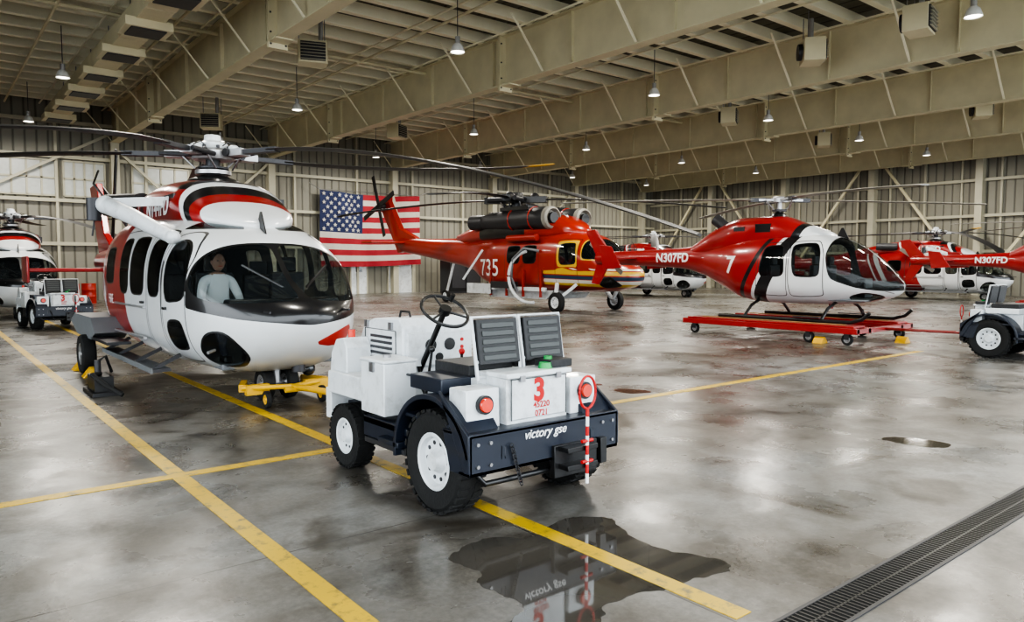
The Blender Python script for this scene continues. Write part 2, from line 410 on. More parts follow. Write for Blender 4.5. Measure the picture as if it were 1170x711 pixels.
for i,y in enumerate(np.arange(-2,38,6)):
    if i%2: mb.beam((XR-.4,y,.3),(XR-.4,y+6,8.8),.14,.14,'cream')
    else: mb.beam((XR-.4,y,8.8),(XR-.4,y+6,.3),.14,.14,'cream')
for y in np.arange(1,40,2): mb.box((XR-.16,y-.05,0),(XR-.03,y+.05,9.2),'wsteel')
mb.build('trim_2')
M['winpane']=mat('frosted_pane',(.45,.47,.45),.3)
for i,(x0,x1,z0,z1) in enumerate([(2.9,5.2,4.9,6.5),(5.5,7.2,4.9,6.5),(8.4,11.0,4.9,6.5)]):
    mb=MB(); mb.box((x0,YB-.06,z0),(x1,YB-.02,z1),'winpane')
    for k in range(5):
        x=x0+(x1-x0)*k/4; mb.box((x-.04,YB-.12,z0),(x+.04,YB-.01,z1),'wsteel')
    for k in range(3):
        z=z0+(z1-z0)*k/2; mb.box((x0,YB-.12,z-.04),(x1,YB-.01,z+.04),'wsteel')
    mb.build('window_%d'%(i+1))
for i,(x0,w,h) in enumerate([(20.0,1.0,2.15),(22.5,1.8,2.3),(12.6,1.0,2.15)]):
    mb=MB(); mb.box((x0,YB-.1,0),(x0+w,YB-.04,h),'white'); mb.box((x0-.08,YB-.14,0),(x0,YB-.02,h+.08),'wsteel'); mb.box((x0+w,YB-.14,0),(x0+w+.08,YB-.02,h+.08),'wsteel'); mb.box((x0-.08,YB-.14,h),(x0+w+.08,YB-.02,h+.08),'wsteel')
    mb.cyl((x0+w-.12,YB-.17,1.0),(x0+w-.12,YB-.1,1.0),.03,m='steel'); mb.box((x0+.3,YB-.12,1.3),(x0+.7,YB-.09,1.8),'glass')
    mb.build('door_%d'%(i+1))
def worn_yellow():
    m,nt,b=newmat('worn_yellow_line'); L=nt.links.new
    tc=N(nt,'ShaderNodeTexCoord').outputs['Object']; nz=N(nt,'ShaderNodeTexNoise'); nz.inputs['Scale'].default_value=9; nz.inputs['Detail'].default_value=8; nz.inputs['Roughness'].default_value=.7; L(tc,nz.inputs['Vector'])
    r=N(nt,'ShaderNodeValToRGB'); L(nz.outputs['Fac'],r.inputs[0]); e=r.color_ramp.elements
    e[0].position=.34;e[0].color=(.18,.14,.06,1);e[1].position=.48;e[1].color=(.56,.37,.02,1)
    L(r.outputs[0],b.inputs['Base Color']); b.inputs['Roughness'].default_value=.4; return m
M['yline']=worn_yellow()
mb=MB(); mb.box((1.49,1.95,.0),(1.61,34,.004),'yline'); mb.box((2.92,1.95,0),(3.04,34,.004),'yline'); mb.box((-6,6.04,0),(15.1,6.16,.0045),'yline'); mb.build('floor_line_marking')
# drain
M['slot']=mat('drain_slot',(.004,.004,.004),.9)
mb=MB(); mb.box((-8,1.60,0),(40,1.62,.006),'dsteel'); mb.box((-8,1.81,0),(40,1.83,.006),'dsteel'); mb.box((-8,1.62,0),(40,1.81,.002),'slot')
x=-2
while x<20: mb.box((x,1.62,0),(x+.009,1.81,.004),'blackp'); x+=.035
mb.box((-8,1.71,0),(40,1.72,.004),'blackp')
mb.build('trench_drain')
al=rad(38.9); CA,SA=math.cos(al),math.sin(al)
m,nt,b=newmat('puddle_water'); b.inputs['Roughness'].default_value=.05; b.inputs['Coat Weight'].default_value=.4; b.inputs['Coat Roughness'].default_value=.02
nz=N(nt,'ShaderNodeTexNoise'); nz.inputs['Scale'].default_value=3; mr=N(nt,'ShaderNodeMix',data_type='RGBA'); nt.links.new(nz.outputs['Fac'],mr.inputs['Factor']); mr.inputs['A'].default_value=(.04,.036,.031,1); mr.inputs['B'].default_value=(.10,.092,.08,1); nt.links.new(mr.outputs['Result'],b.inputs['Base Color'])
M['water']=m
def puddle(pts,z,name,mm='water',jag=.03):
    P=[Vector(p) for p in pts]
    for it in range(4):
        q=[]
        for i in range(len(P)):
            a=P[i];b_=P[(i+1)%len(P)]; q+=[a*.75+b_*.25,a*.25+b_*.75]
        if it<3:
            s_=jag*(.5**it); q=[p+Vector((random.uniform(-s_,s_),random.uniform(-s_,s_))) for p in q]
        P=q
    mb=MB(); mb.prism([(p.x*CA+p.y*SA,-p.x*SA+p.y*CA) for p in P],'xy',0.0,z,mm); return mb.build(name)
puddle([(-.37,4.08),(-.285,4.3),(-.05,4.42),(.16,4.38),(.28,4.65),(.43,4.8),(.67,4.78),(.70,4.53),(.82,4.24),(1.02,4.16),(1.23,4.0),(1.13,3.85),(.87,3.75),(.71,3.66),(.49,3.52),(.385,3.33),(.32,3.1),(.05,3.1),(0,3.33),(.065,3.47),(0,3.63),(-.185,3.74),(-.115,3.88),(-.33,3.96)],.002,'puddle')
puddle([(3.50,6.98),(3.7,7.06),(3.95,6.95),(4.08,6.72),(3.9,6.58),(3.7,6.68),(3.58,6.84)],.002,'puddle',jag=.015)
M['brown']=mat('oil_stain',(.055,.03,.018),.15,var=.3)
puddle([(1.3,9.75),(1.5,9.85),(1.85,9.7),(1.8,9.5),(1.5,9.45)],.002,'oil_stain','brown',jag=.015)
puddle([(1.0,10.2),(1.2,10.3),(1.3,10.15),(1.1,10.1)],.002,'oil_stain','brown',jag=.01)
# ceiling services
mb=MB()
for k in range(9):
    y=11+k*3.0
    mb.box((4.6,y,7.95),(5.3,y+2.95,8.45),'cream'); mb.box((4.35,y+.9,7.75),(5.5,y+1.9,7.98),'cream'); mb.box((4.5,y+.98,7.72),(5.35,y+1.82,7.76),'dsteel')
    mb.cyl((4.95,y+.1,8.45),(4.95,y+.1,9.1),.02,m='steel',n=6)
mb.build('air_duct',bevel=.02)
mb=MB()
for x in (3.3,6.3,12.5,18.4,25.6,33.8,42.6): mb.cyl((x,YF+.2,8.85),(x,YB-.5,8.85),.045,m='cream',n=8)
mb.cyl((XL+.3,24,8.85),(XR-.7,24,8.85),.06,m='cream',n=8)
mb.build('sprinkler_pipes')
def heater(loc,rz):
    e=empty('unit_heater',loc,rz)
    mb=MB(); mb.box((-.42,-.3,-.33),(.42,.3,.33),'cream'); mb.box((-.36,-.34,-.27),(.36,-.29,.27),'dsteel')
    for k in range(6): mb.box((-.36,-.39,-.25+k*.09),(.36,-.32,-.235+k*.09),'wsteel')
    mb.cyl((0,.3,0),(0,.42,0),.24,m='dsteel'); mb.cyl((.25,0,.33),(.25,0,1.05),.07,m='alu')
    mb.build('heater_body',e,bevel=.02)
    mb=MB()
    for a in(-.38,.38): mb.cyl((a,.2,.33),(a,.2,1.1),.015,m='steel',n=6)
    mb.build('hanger_rods',e); return e
h0=heater((9.5,21.3,8.0),-20)
for l,r in (((34,11.7,8.0),30),((21,11.8,8.0),40),((20.5,8.6,8.0),10),((10.4,34,8.0),-30),((27.2,19,8.0),30),((36,19.5,8.0),30),((18.0,31,8.0),30)): dup(h0,l,r)
def lampobj(loc):
    e=empty('pendant_lamp',loc)
    mb=MB(); mb.cyl((0,0,.3),(0,0,1.5),.012,m='dsteel',n=6); mb.cyl((0,0,.12),(0,0,.32),.07,m='alu'); mb.lathe((0,0,0),(0,0,1),[(.20,-.1),(.19,-.05),(.14,.08),(.08,.14),(.001,.15)],'lamphood',24); mb.lathe((0,0,-.08),(0,0,1),[(.18,0),(.12,-.02),(.001,-.03)],'lampglow',24)
    mb.build('lamp_shade',e); return e
l0=None
for x in (3.8,11.4,19.6,26.6,34.2,41.6):
    for y in (7,17,27,36):
        loc=(x+(.4 if y==17 else 0),y,7.6)
        if l0 is None: l0=lampobj(loc); r=l0
        else: r=dup(l0,loc)
        ld=D.lights.new('lamp_light','AREA'); ld.shape='DISK'; ld.size=1.0; ld.energy=165; ld.color=(1,.95,.85)
        lo=D.objects.new('bulb_light',ld); COL.objects.link(lo); lo.parent=r; lo.location=(0,0,-.2)
# ================================================================= FLAG
def flag():
    e=empty('american_flag',(17.9,YB-.62,0))
    M['fr']=mat('flag_red',(.30,.02,.03),.8); M['fw']=mat('flag_white',(.46,.44,.40),.8); M['fb']=mat('flag_blue',(.02,.03,.09),.8)
    W,z0,z1=6.5,1.75,5.95; nx=78; me=MB(); nz=52
    def P(u,v):
        sag=.25*math.sin(u*math.pi)*(.4+.6*v)*-.6
        zz=z0+(z1-z0)*v+sag+(.12*(1-u) *(v-1)*1.2)
        return (u*W, .12*math.sin(u*17+v*2)+.06*math.sin(u*31+v*5), zz)
    vs=[P(i/nx,j/nz) for j in range(nz+1) for i in range(nx+1)]
    G={'fr':[],'fw':[],'fb':[]}
    for j in range(nz):
        for i in range(nx):
            f=(j*(nx+1)+i,j*(nx+1)+i+1,(j+1)*(nx+1)+i+1,(j+1)*(nx+1)+i)
            st=j//4
            if i<nx*.4 and st>=6: G['fb'].append(f)
            else: G['fr' if st%2==0 else 'fw'].append(f)
    me.v=vs
    for k,fs in G.items():
        i_=me.mi(k); me.f+=fs; me.m+=[i_]*len(fs)
    me.build('flag_cloth',e,smooth=80)
    mb=MB()
    for r in range(9):
        for c in range(6 if r%2==0 else 5):
            u=.4*((c+.5)/6 + (0 if r%2==0 else 1/12)); v=1-(7/13)*((r+.7)/9.4)
            p=P(u,v); pts=[]
            for k in range(10):
                a=math.pi/2+k*math.pi/5; q=.13 if k%2==0 else .055
                pts.append((p[0]+q*math.cos(a),p[2]+q*math.sin(a)))
            mb.prism(pts,'xz',p[1]-.05,p[1]-.03,'fw')
    mb.build('stars',e)
    mb=MB(); mb.tube([(-.6,.1,6.3),(0,0,5.97),(6.5,0,5.95),(7.3,.1,6.3)],.02,'steel'); mb.build('hanging_rope',e)
flag()
# ================================================================= TOW TRACTOR
def tractor(loc,rz=0):
    e=empty('tow_tractor',loc,rz)
    mb=MB() # chassis
    mb.box((-.42,.1,.34),(.42,2.15,.5),'navy'); mb.box((-.60,.85,.44),(.60,1.5,.49),'navy'); mb.cyl((-.55,.46,.345),(.55,.46,.345),.06,m='dsteel'); mb.cyl((-.5,1.86,.25),(.5,1.86,.25),.045,m='dsteel')
    mb.sph((0,.46,.34),(.14,.13,.13),'dsteel'); mb.box((-.3,1.0,.2),(.3,1.5,.36),'dsteel')
    mb.box((-.62,.84,.30),(-.42,1.45,.34),'dsteel'); mb.box((-.60,.9,.34),(-.56,1.5,.50),'navy')
    mb.build('chassis',e,bevel=.006)
    mb=MB() # rear bumper channel
    mb.box((-.66,0,.34),(.66,.05,.60),'navy'); mb.box((-.66,0,.58),(.66,.30,.605),'navy'); mb.box((-.66,0,.34),(.66,.12,.365),'navy')
    mb.prism([(0,.34),(.22,.34),(.30,.60),(0,.60)],'yz',-.66,-.64,'navy'); mb.prism([(0,.34),(.22,.34),(.30,.60),(0,.60)],'yz',.64,.66,'navy')
    mb.box((.02,-.03,.22),(.42,.02,.44),'blackp'); mb.box((.06,-.12,.28),(.34,.0,.315),'blackp'); mb.box((.06,-.12,.40),(.34,.0,.435),'blackp')
    mb.box((.44,-.05,.26),(.5,.01,.44),'blackp'); mb.tube([(-.55,.1,.34),(-.5,.06,.26),(.5,.06,.26),(.55,.1,.34)],.02,'blackp')
    mb.build('rear_bumper',e,bevel=.005)
    mb=MB() # rear fenders
    for sg in(-1,1):
        c=(.46,.36)
        out=[(c[0]+.47*math.cos(rad(a)),c[1]+.44*math.sin(rad(a))) for a in range(-8,176,8)]
        inn=[(c[0]+.435*math.cos(rad(a)),c[1]+.405*math.sin(rad(a))) for a in range(-8,176,8)][::-1]
        x0,x1=sorted((sg*.40,sg*.67)); mb.prism(out+inn,'yz',x0,x1,'navy')
        x0,x1=sorted((sg*.38,sg*.41)); mb.prism(out+[(c[0]-.46,.5),(c[0]+.4,.5)],'yz',x0,x1,'navy')
        mb.box((min(sg*.40,sg*.67),.86,.36),(max(sg*.40,sg*.67),1.15,.40),'navy')
        x0,x1=sorted((sg*.645,sg*.67)); mb.prism([(.0,.60),(.34,.84),(.20,.62),(.05,.36),(.0,.36)],'yz',x0,x1,'navy')
    mb.build('rear_fenders',e,bevel=.005)
    mb=MB() # rear body
    mb.box((-.29,.10,.60),(.25,.5,.93),'white'); mb.box((-.36,.45,.5),(.36,.9,.78),'white'); mb.box((-.31,.07,.91),(.27,.3,.945),'white')
    mb.box((-.26,.085,.63),(.22,.10,.90),'white')
    for x0,x1 in((-.60,-.33),(.30,.56)):
        mb.box((x0,.12,.60),(x1,.32,.86),'white',top=.97)
    mb.box((-.64,.14,.60),(-.36,.8,.63),'navy'); mb.box((.36,.14,.60),(.64,.8,.63),'navy')
    mb.box((-.36,.5,.78),(.36,.84,.80),'white'); mb.box((.12,.12,.945),(.32,.3,1.0),'vinyl'); mb.box((-.6,.4,.8),(-.3,.8,.9),'navy')
    mb.build('rear_body',e,bevel=.008)
    mb=MB()
    for x in (-.465,.43):
        mb.cyl((x,.12,.76),(x,.09,.76),.062,m='blackp',n=24); mb.cyl((x,.10,.76),(x,.075,.76),.052,.044,m='lamp',n=24)
    mb.build('tail_lights',e)
    mb=MB()
    mb.cyl((.10,.16,.945),(.10,.16,.985),.05,.04,m='green'); mb.cyl((.16,.2,.945),(.16,.2,1.02),.03,m='green')
    for x in(-.6,-.5,.5,.6):
        for z in(.40,.54): mb.cyl((x,0,z),(x,-.012,z),.012,m='steel',n=8)
    mb.box((-.265,.078,.90),(.225,.084,.904),'seam'); mb.box((-.265,.078,.63),(-.261,.084,.90),'seam'); mb.box((.221,.078,.63),(.225,.084,.90),'seam')
    for x in(-.18,.14): mb.box((x-.02,.06,.885),(x+.02,.085,.925),'steel')
    mb.build('rear_fittings',e)
    mb=MB() # seats
    tilt=Matrix.Rotation(rad(-9),3,'X')
    for x0,x1 in((-.36,.02),(.05,.43)):
        c=Vector(((x0+x1)/2,.37,1.13)); w=(x1-x0)/2
        mb.box(c-Vector((w-.015,.035,.155)),c+Vector((w-.015,.035,.155)),'vinyl',rot=tilt)
        for k in range(5):
            cc=c+tilt@Vector((0,-.037,-.11+k*.055)); mb.box(cc-Vector((w-.05,.006,.019)),cc+Vector((w-.05,.006,.019)),'seam',rot=tilt)
        mb.box((x0,.42,.88),(x1,.85,.97),'vinyl')
    mb.build('seat_cushions',e,bevel=.015,seg=3)
    mb=MB()
    for x0,x1 in((-.36,.02),(.05,.43)):
        T=lambda x,z:Vector((x,.335+(z-.95)*.17,z))
        mb.tube([T(x0,.88),T(x0,1.30),T(x1,1.30),T(x1,.88)],.014,'white'); mb.tube([T(x0,1.0),T(x1,1.0)],.012,'white')
        mb.tube([T(x0,.90),T(x1,.90)],.012,'white')
    mb.box((-.36,.33,.80),(.44,.86,.89),'white')
    mb.build('seat_frames',e)
    mb=MB() # hood
    prof=[(1.35,.5),(1.35,1.17),(1.41,1.24),(1.82,1.22),(1.98,1.17),(2.06,1.05),(2.12,.9),(2.12,.5)]
    mb.prism(prof,'yz',-.33,.33,'white')
    mb.build('hood',e,bevel=.015,seg=3)
    mb=MB()
    for k in range(6): mb.box((-.342,1.52,.84+k*.045),(-.325,1.86,.862+k*.045),'dsteel'); mb.box((.325,1.52,.84+k*.045),(.342,1.86,.862+k*.045),'dsteel')
    mb.box((-.337,1.46,.80),(-.33,1.96,.805),'seam'); mb.box((-.337,1.46,1.13),(-.33,1.96,1.135),'seam')
    mb.box((-.337,1.455,.80),(-.33,1.46,1.13),'seam'); mb.box((-.337,1.96,.80),(-.33,1.965,1.13),'seam')
    mb.box((-.30,1.31,.86),(.30,1.355,1.12),'white'); mb.cyl((-.1,1.32,1.02),(-.1,1.30,1.02),.05,m='blackp'); mb.cyl((.08,1.32,1.02),(.08,1.30,1.02),.05,m='blackp'); mb.cyl((-.02,1.32,.92),(-.02,1.30,.92),.035,m='blackp')
    for k in range(3): mb.cyl((.2,1.32,.93+k*.06),(.2,1.30,.93+k*.06),.015,m='redtxt',n=8)
    mb.tube([(-.2,1.33,.86),(-.25,1.2,.7),(-.2,1.1,.52)],.012,'blackp'); mb.tube([(.2,1.33,.86),(.22,1.2,.7),(.2,1.1,.52)],.012,'blackp')
    for y in (1.5,1.9): mb.box((-.35,y,1.14),(-.325,y+.05,1.20),'steel')
    mb.tube([(-.2,1.45,1.24),(-.2,1.47,1.28),(-.2,1.6,1.28),(-.2,1.62,1.23)],.01,'blackp')
    mb.build('hood_louvres',e)
    mb=MB() # front fenders, toolbox, pods
    mb.box((-.64,1.10,.54),(-.36,1.46,.93),'white'); mb.box((-.65,1.09,.93),(-.35,1.47,.955),'white')
    mb.box((-.62,1.50,.60),(-.33,2.1,.78),'white',top=.97)
    mb.box((.33,1.3,.60),(.62,2.1,.78),'white',top=.97)
    pod=[(1.86,.58),(1.86,.98),(1.92,1.06),(2.05,1.04),(2.14,.92),(2.2,.58)]
    mb.prism(pod,'yz',-.56,-.33,'white'); mb.prism(pod,'yz',.33,.56,'white')
    mb.box((-.58,2.12,.36),(.58,2.22,.62),'white'); mb.box((-.3,2.12,.64),(.3,2.14,.9),'dsteel')
    mb.build('front_fenders',e,bevel=.012,seg=3)
    mb=MB()
    for x in(-.45,.45): mb.cyl((x,2.15,.82),(x,2.20,.82),.08,m='alu',n=24); mb.cyl((x,2.20,.82),(x,2.21,.82),.07,m='winpane',n=24)
    mb.cyl((-.45,1.98,1.04),(-.45,1.98,1.12),.03,m='lamp'); mb.box((-.1,2.22,.3),(.1,2.32,.42),'dsteel')
    mb.box((-.655,1.24,.86),(-.635,1.30,.93),'steel'); mb.cyl((-.5,1.3,.955),(-.5,1.3,.975),.03,m='steel')
    mb.build('headlights',e)
    mb=MB() # steering
    top=Vector((-.17,1.0,1.31)); bot=Vector((-.17,1.36,.82)); ax=(top-bot).normalized()
    mb.cyl(bot,top,.022,m='blackp'); mb.cyl(top-ax*.02,top+ax*.03,.045,m='blackp'); mb.ring(top,ax,.185,.013,'blackp',40)
    q=ax.to_track_quat('Z','Y').to_matrix()
    for a in(90,210,330): mb.cyl(top,top+q@Vector((.18*math.cos(rad(a)),.18*math.sin(rad(a)),0)),.009,m='blackp',n=8)
    mb.cyl(top+q@Vector((.12,.12,0)),top+q@Vector((.12,.12,.06)),.018,m='blackp'); mb.cyl((-.34,1.05,.5),(-.30,.98,1.02),.011,m='blackp',n=8); mb.sph((-.30,.98,1.03),.025,'blackp'); mb.cyl((.02,1.1,.5),(.0,1.02,.98),.011,m='blackp',n=8); mb.sph((0,1.02,.99),.025,'redtxt')
    mb.tube([(-.44,.9,.5),(-.44,.86,.84),(-.44,1.2,.84),(-.44,1.3,.6)],.013,'blackp')
    mb.build('steering_wheel',e)
    mb=MB()
    for x in(-.545,.545): mb.wheel((x,.46,.345),.345,.215)
    mb.build('rear_wheels',e)
    mb=MB()
    for x in(-.52,.52): mb.wheel((x,1.86,.26),.26,.17)
    mb.build('front_wheels',e)
    mb=MB()
    px,py=.22,-.135
    for k in range(8): mb.cyl((px,py,.18+k*.065),(px,py,.245+k*.065),.012,m='redtxt' if k%2 else 'txtw',n=10)
    q=[(px+.075*math.cos(rad(a)),py,.80+.11*math.sin(rad(a))) for a in range(-90,271,15)]
    mb.tube(q,.009,'redtxt'); mb.cyl((px-.05,py,.47),(px+.05,py,.47),.012,m='redtxt'); mb.cyl((px-.05,py,.33),(px+.05,py,.33),.012,m='redtxt'); mb.cyl((px,py,.66),(px,py,.70),.012,m='redtxt')
    mb.build('hitch_pin_pole',e)
    R=Matrix.Rotation(rad(90),4,'X')
    text('number_plate','3',.21,'redtxt',e,Matrix.Translation((-.02,.083,.81))@R,bold=.008)
    text('serial_lettering','45220\n0721',.058,'redtxt',e,Matrix.Translation((-.0,.083,.685))@R,bold=.001)
    text('bumper_lettering','victory gse',.085,'txtw',e,Matrix.Translation((-.04,-.004,.545))@R,bold=.001,shear=.3)
    mb=MB()
    for k in range(14):
        mb.ring((-.34+k*.006,-.02,.50-k*.02),(1,0,0) if k%2 else (0,1,0),.014,.004,'dsteel',10,5)
    mb.build('safety_chain',e)
    return e
t0=tractor((3.27,3.65,0))
dup(t0,(15.55,5.35,0),180)
dup(t0,(3.0,22.3,0),8)
# ================================================================= TRANSPORT HELICOPTER
PW=paint('white_helicopter_paint',WHT,[('c1',RED),('c2',(.012,.012,.014)),('c3',WHT),('c4',(.42,.02,.015))],.62)
def transport(loc):
    e=empty('transport_helicopter',loc)
    B=Body([(.55,1.02,1.04,1.06,.01,2),(.68,.74,1.02,1.24,.40,2.3),(.92,.56,1.04,1.36,.66,2.5),(1.2,.44,1.10,1.50,.84,2.7),(1.5,.37,1.15,1.74,.97,2.8),(1.8,.34,1.2,1.98,1.05,2.9),(2.3,.33,1.2,2.20,1.11,2.9),(2.9,.33,1.2,2.34,1.14,3),(4,.34,1.2,2.42,1.15,3.1),(5.6,.42,1.25,2.45,1.13,3),(6.6,.6,1.3,2.42,1.02,2.7),(7.6,.9,1.5,2.36,.75,2.4),(8.8,1.2,1.65,2.25,.45,2.2),(10.5,1.4,1.7,2.08,.3,2),(12.3,1.5,1.72,1.98,.2,2)],.035,120)
    ws=[(.035,1.26),(.55,1.23),(.86,1.23),(1.02,1.32),(1.0,1.66),(.90,1.88),(.75,2.02),(.035,2.07)]
    fr=[(-1.09,1.16),(-.7,1.05),(0,.98),(.7,1.05),(1.09,1.16),(1.09,1.6),(.97,1.94),(.78,2.10),(-.78,2.10),(-.97,1.94),(-1.09,1.6)]
    ck=[(1.76,1.26),(2.34,1.22),(2.36,1.94),(2.15,1.96),(1.92,1.82),(1.76,1.55)]
    cw0=[(2.54,1.28),(3.02,1.28),(3.02,1.98),(2.54,1.98)]
    cw1=[(3.24,1.28),(3.98,1.28),(3.98,2.02),(3.24,2.02)]; cw2=[(4.12,1.28),(4.66,1.28),(4.66,2.02),(4.12,2.02)]; cw3=[(5.1,1.4),(5.75,1.4),(5.75,1.92),(5.1,1.92)]
    lw=[(1.8,.68),(2.3,.64),(2.3,.98),(1.85,1.0)]
    ch=[(.98,.66),(1.25,.50),(1.55,.48),(1.62,.62),(1.4,.88),(1.1,.90)]
    def gls(X,S,Z):
        P=SZ(S,Z); return un(np.minimum(sdp(np.stack([np.abs(X),Z],1),ws),1.70-S),sdp(P,ck),sdp(P,cw0),sdp(P,cw1),sdp(P,cw2),sdp(P,cw3),sdp(P,lw),np.minimum(sdp(P,ch),np.abs(X)-.3),np.minimum(np.minimum(Z-2.13,2.21-Z),np.minimum(np.abs(X)-.22,2.5-S)))
    def blk(X,S,Z): return np.minimum(sdp(np.stack([X,Z],1),fr),1.73-S)
    def red(X,S,Z): return un(band(S,Z,4.35,20,.4,1.2))
    def wst(X,S,Z): return un(band(S,Z,5.9,6.15,.5,1.2),band(S,Z,6.4,6.5,.5,1.2))
    def sw(X,S,Z): return sdp(np.stack([X,Z],1),[(.06,.76),(.35,.70),(.58,.76),(.66,.96),(.44,.92),(.24,.85)],1)+np.where(S>1.6,-1,0)
    def door(X,S,Z):
        P=SZ(S,Z); return un(sdp(P,[(1.72,.5),(2.42,.5),(2.44,2.04),(2.1,2.08),(1.76,1.74)]),sdp(P,[(3.12,.5),(4.9,.5),(4.9,2.14),(3.12,2.14)]),sdp(P,[(2.48,.5),(3.06,.5),(3.06,2.1),(2.48,2.1)]))
    B.build('fuselage',e,PW,dict(gls=gls,c2=blk,c1=red,c3=wst,c4=sw,door=door))
    C=Body([(2.1,2.10,2.13,2.17,.02,2),(2.35,2.1,2.22,2.36,.5,2.3),(2.8,2.1,2.3,2.56,.70,2.6),(3.4,2.1,2.35,2.84,.76,2.8),(4.6,2.1,2.35,2.92,.76,2.8),(6.0,2.1,2.35,2.84,.70,2.6),(7.2,2.0,2.3,2.62,.5,2.4),(8.6,1.9,2.1,2.32,.15,2.2)],.04,72)
    C.build('engine_cowling',e,PW,dict(c1=lambda X,S,Z:band(S,Z,2.66,20,.6,2.5),c2=lambda X,S,Z:un(band(S,Z,2.84,2.98,.6,2.5),np.minimum(np.minimum(Z-2.68,S-2.8),3.5-S),band(S,Z,4.9,5.1,.6,2.5)),c3=lambda X,S,Z:un(band(S,Z,2.98,3.08,.6,2.5),band(S,Z,5.2,5.3,.6,2.5))))
    surf_text('registration_lettering',C,'N144FD',4.02,2.46,.34,'txtw',e,bold=.012)
    surf_text('door_lettering',B,'FIRE',5.3,1.15,.2,'txtw',e)
    mb=MB()
    for sg in(-1,1):
        mb.cyl((sg*.62,5.5,2.60),(sg*.95,6.4,2.64),.2,.18,m='dsteel',n=20); mb.box((sg*.70-.03,3.3,2.42),(sg*.70+.1,3.8,2.62),'blackp')
        mb.prism([(4.9,.66),(5.2,.55),(6.4,.56),(7.0,.75),(6.6,.88),(5.2,.88)],'yz',min(sg*1.0,sg*1.45),max(sg*1.0,sg*1.45),'grey')
        mb.cyl((sg*1.38,5.6,.7),(sg*1.38,5.6,.3),.06,m='alu'); mb.wheel((sg*1.45,5.62,.3),.3,.2,rim='alu',tread=False)
    mb.cyl((0,1.7,.6),(0,1.65,.2),.06,m='alu'); mb.cyl((-.2,1.65,.2),(.2,1.65,.2),.035,m='alu')
    for x in(-.15,.15): mb.wheel((x,1.65,.2),.2,.14,rim='alu',tread=False)
    mb.beam((0,1.75,.25),(0,2.2,.5),.05,.05,'alu')
    mb.build('landing_gear',e,bevel=.03,seg=3)
    mb=MB() # cabin interior
    for x in(-.48,.48): seat(mb,x,2.0,.85)
    seat(mb,-.6,3.4,.8); seat(mb,0,3.4,.8); seat(mb,.6,3.4,.8)
    mb.box((-.75,1.28,.9),(.75,1.5,1.26),'blackp',top=.9); mb.box((-.15,1.5,.8),(.15,2.6,1.05),'blackp'); mb.box((-.7,1.5,.42),(.7,5.4,.5),'grey'); mb.box((-.2,2.1,1.95),(.2,2.5,2.05),'grey')
    mb.build('cabin_interior',e,bevel=.02)
    mb=MB()
    mb.box((-1.34,2.0,.40),(-1.14,4.9,.44),'dsteel'); mb.box((-1.36,2.0,.39),(-1.34,4.9,.45),'grey'); mb.box((-1.45,4.0,.56),(-1.15,5.2,.60),'dsteel')
    for y in (2.1,3,4,4.8): mb.beam((-1.34,y,.42),(-1.0,y,.58),.04,.04,'dsteel')
    mb.box((1.14,2.0,.40),(1.34,4.9,.44),'dsteel')
    for z in(.70,1.1): mb.box((-1.185,3.12,z),(-1.14,4.9,z+.025),'alu')
    mb.box((-1.14,2.26,1.12),(-1.11,2.36,1.15),'blackp'); mb.box((-1.18,3.2,1.16),(-1.15,3.32,1.19),'blackp')
    mb.beam((-.14,1.02,1.40),(-.52,1.30,1.66),.022,.018,'blackp'); mb.beam((.14,1.02,1.40),(.52,1.30,1.66),.022,.018,'blackp')
    mb.tube([(-.44,.85,1.10),(-.47,.76,1.14),(-.47,.58,1.14)],.012,'dsteel'); mb.tube([(.44,.85,1.10),(.47,.76,1.14),(.47,.58,1.14)],.012,'dsteel')
    mb.prism([(1.9,2.05),(2.05,2.34),(2.09,2.34),(2.2,2.16)],'yz',-.008,.008,'blackp')
    mb.cyl((.1,1.2,.50),(.1,1.2,.38),.08,m='dsteel'); mb.sph((.35,1.5,.36),(.09,.09,.09),'glass')
    mb.tube([(-.86,1.25,.7),(-.95,1.2,.68)],.02,'steel')
    mb.build('steps_and_fittings',e)
    mb=MB() # hoist
    P=[(-.98,2.4,2.0),(-1.08,2.7,2.10),(-1.25,3.2,2.28),(-1.46,3.75,2.46)]
    for i in range(3): mb.cyl(P[i],P[i+1],.08+.012*i,.092+.012*i,m='white',n=20)
    mb.sph(P[3],(.12,.15,.12),'white'); mb.sph(P[0],(.09,.14,.09),'white'); mb.beam((-.7,3.8,2.55),(-1.5,3.8,2.48),.12,.12,'white'); mb.cyl((-1.58,3.85,2.25),(-1.58,3.85,2.55),.09,m='dsteel')
    mb.tube([(-1.58,3.85,2.25),(-1.60,3.9,2.05)],.012,'dsteel'); mb.tube([(-1.46,3.8,2.55),(-1.55,4.0,2.75),(-1.45,4.2,2.95)],.015,'blackp')
    mb.build('rescue_hoist',e)
    mb=MB() # tail
    mb.prism([(10.9,1.55),(12.2,1.55),(13.3,3.55),(12.5,3.6),(11.8,2.4),(11.0,2.05)],'yz',-.07,.07,'red')
    mb.box((-1.65,10.9,1.52),(1.65,11.6,1.60),'red')
    for sg in(-1,1): mb.box((sg*1.65-.025,10.8,1.3),(sg*1.65+.025,11.7,1.85),'red')
    mb.cyl((.07,12.6,3.1),(.35,12.6,3.1),.12,m='dsteel')
    for a in(20,110,200,290):
        c=Vector((.32,12.6,3.1)); d=Vector((0,math.cos(rad(a)),math.sin(rad(a)))); mb.beam(c,c+d*1.35,.04,.22,'blade')
    mb.build('tail_fin_and_rotor',e,bevel=.02)
    # main rotor
    hz=3.27; hy=3.95; c=(0,hy,hz); mb=MB()
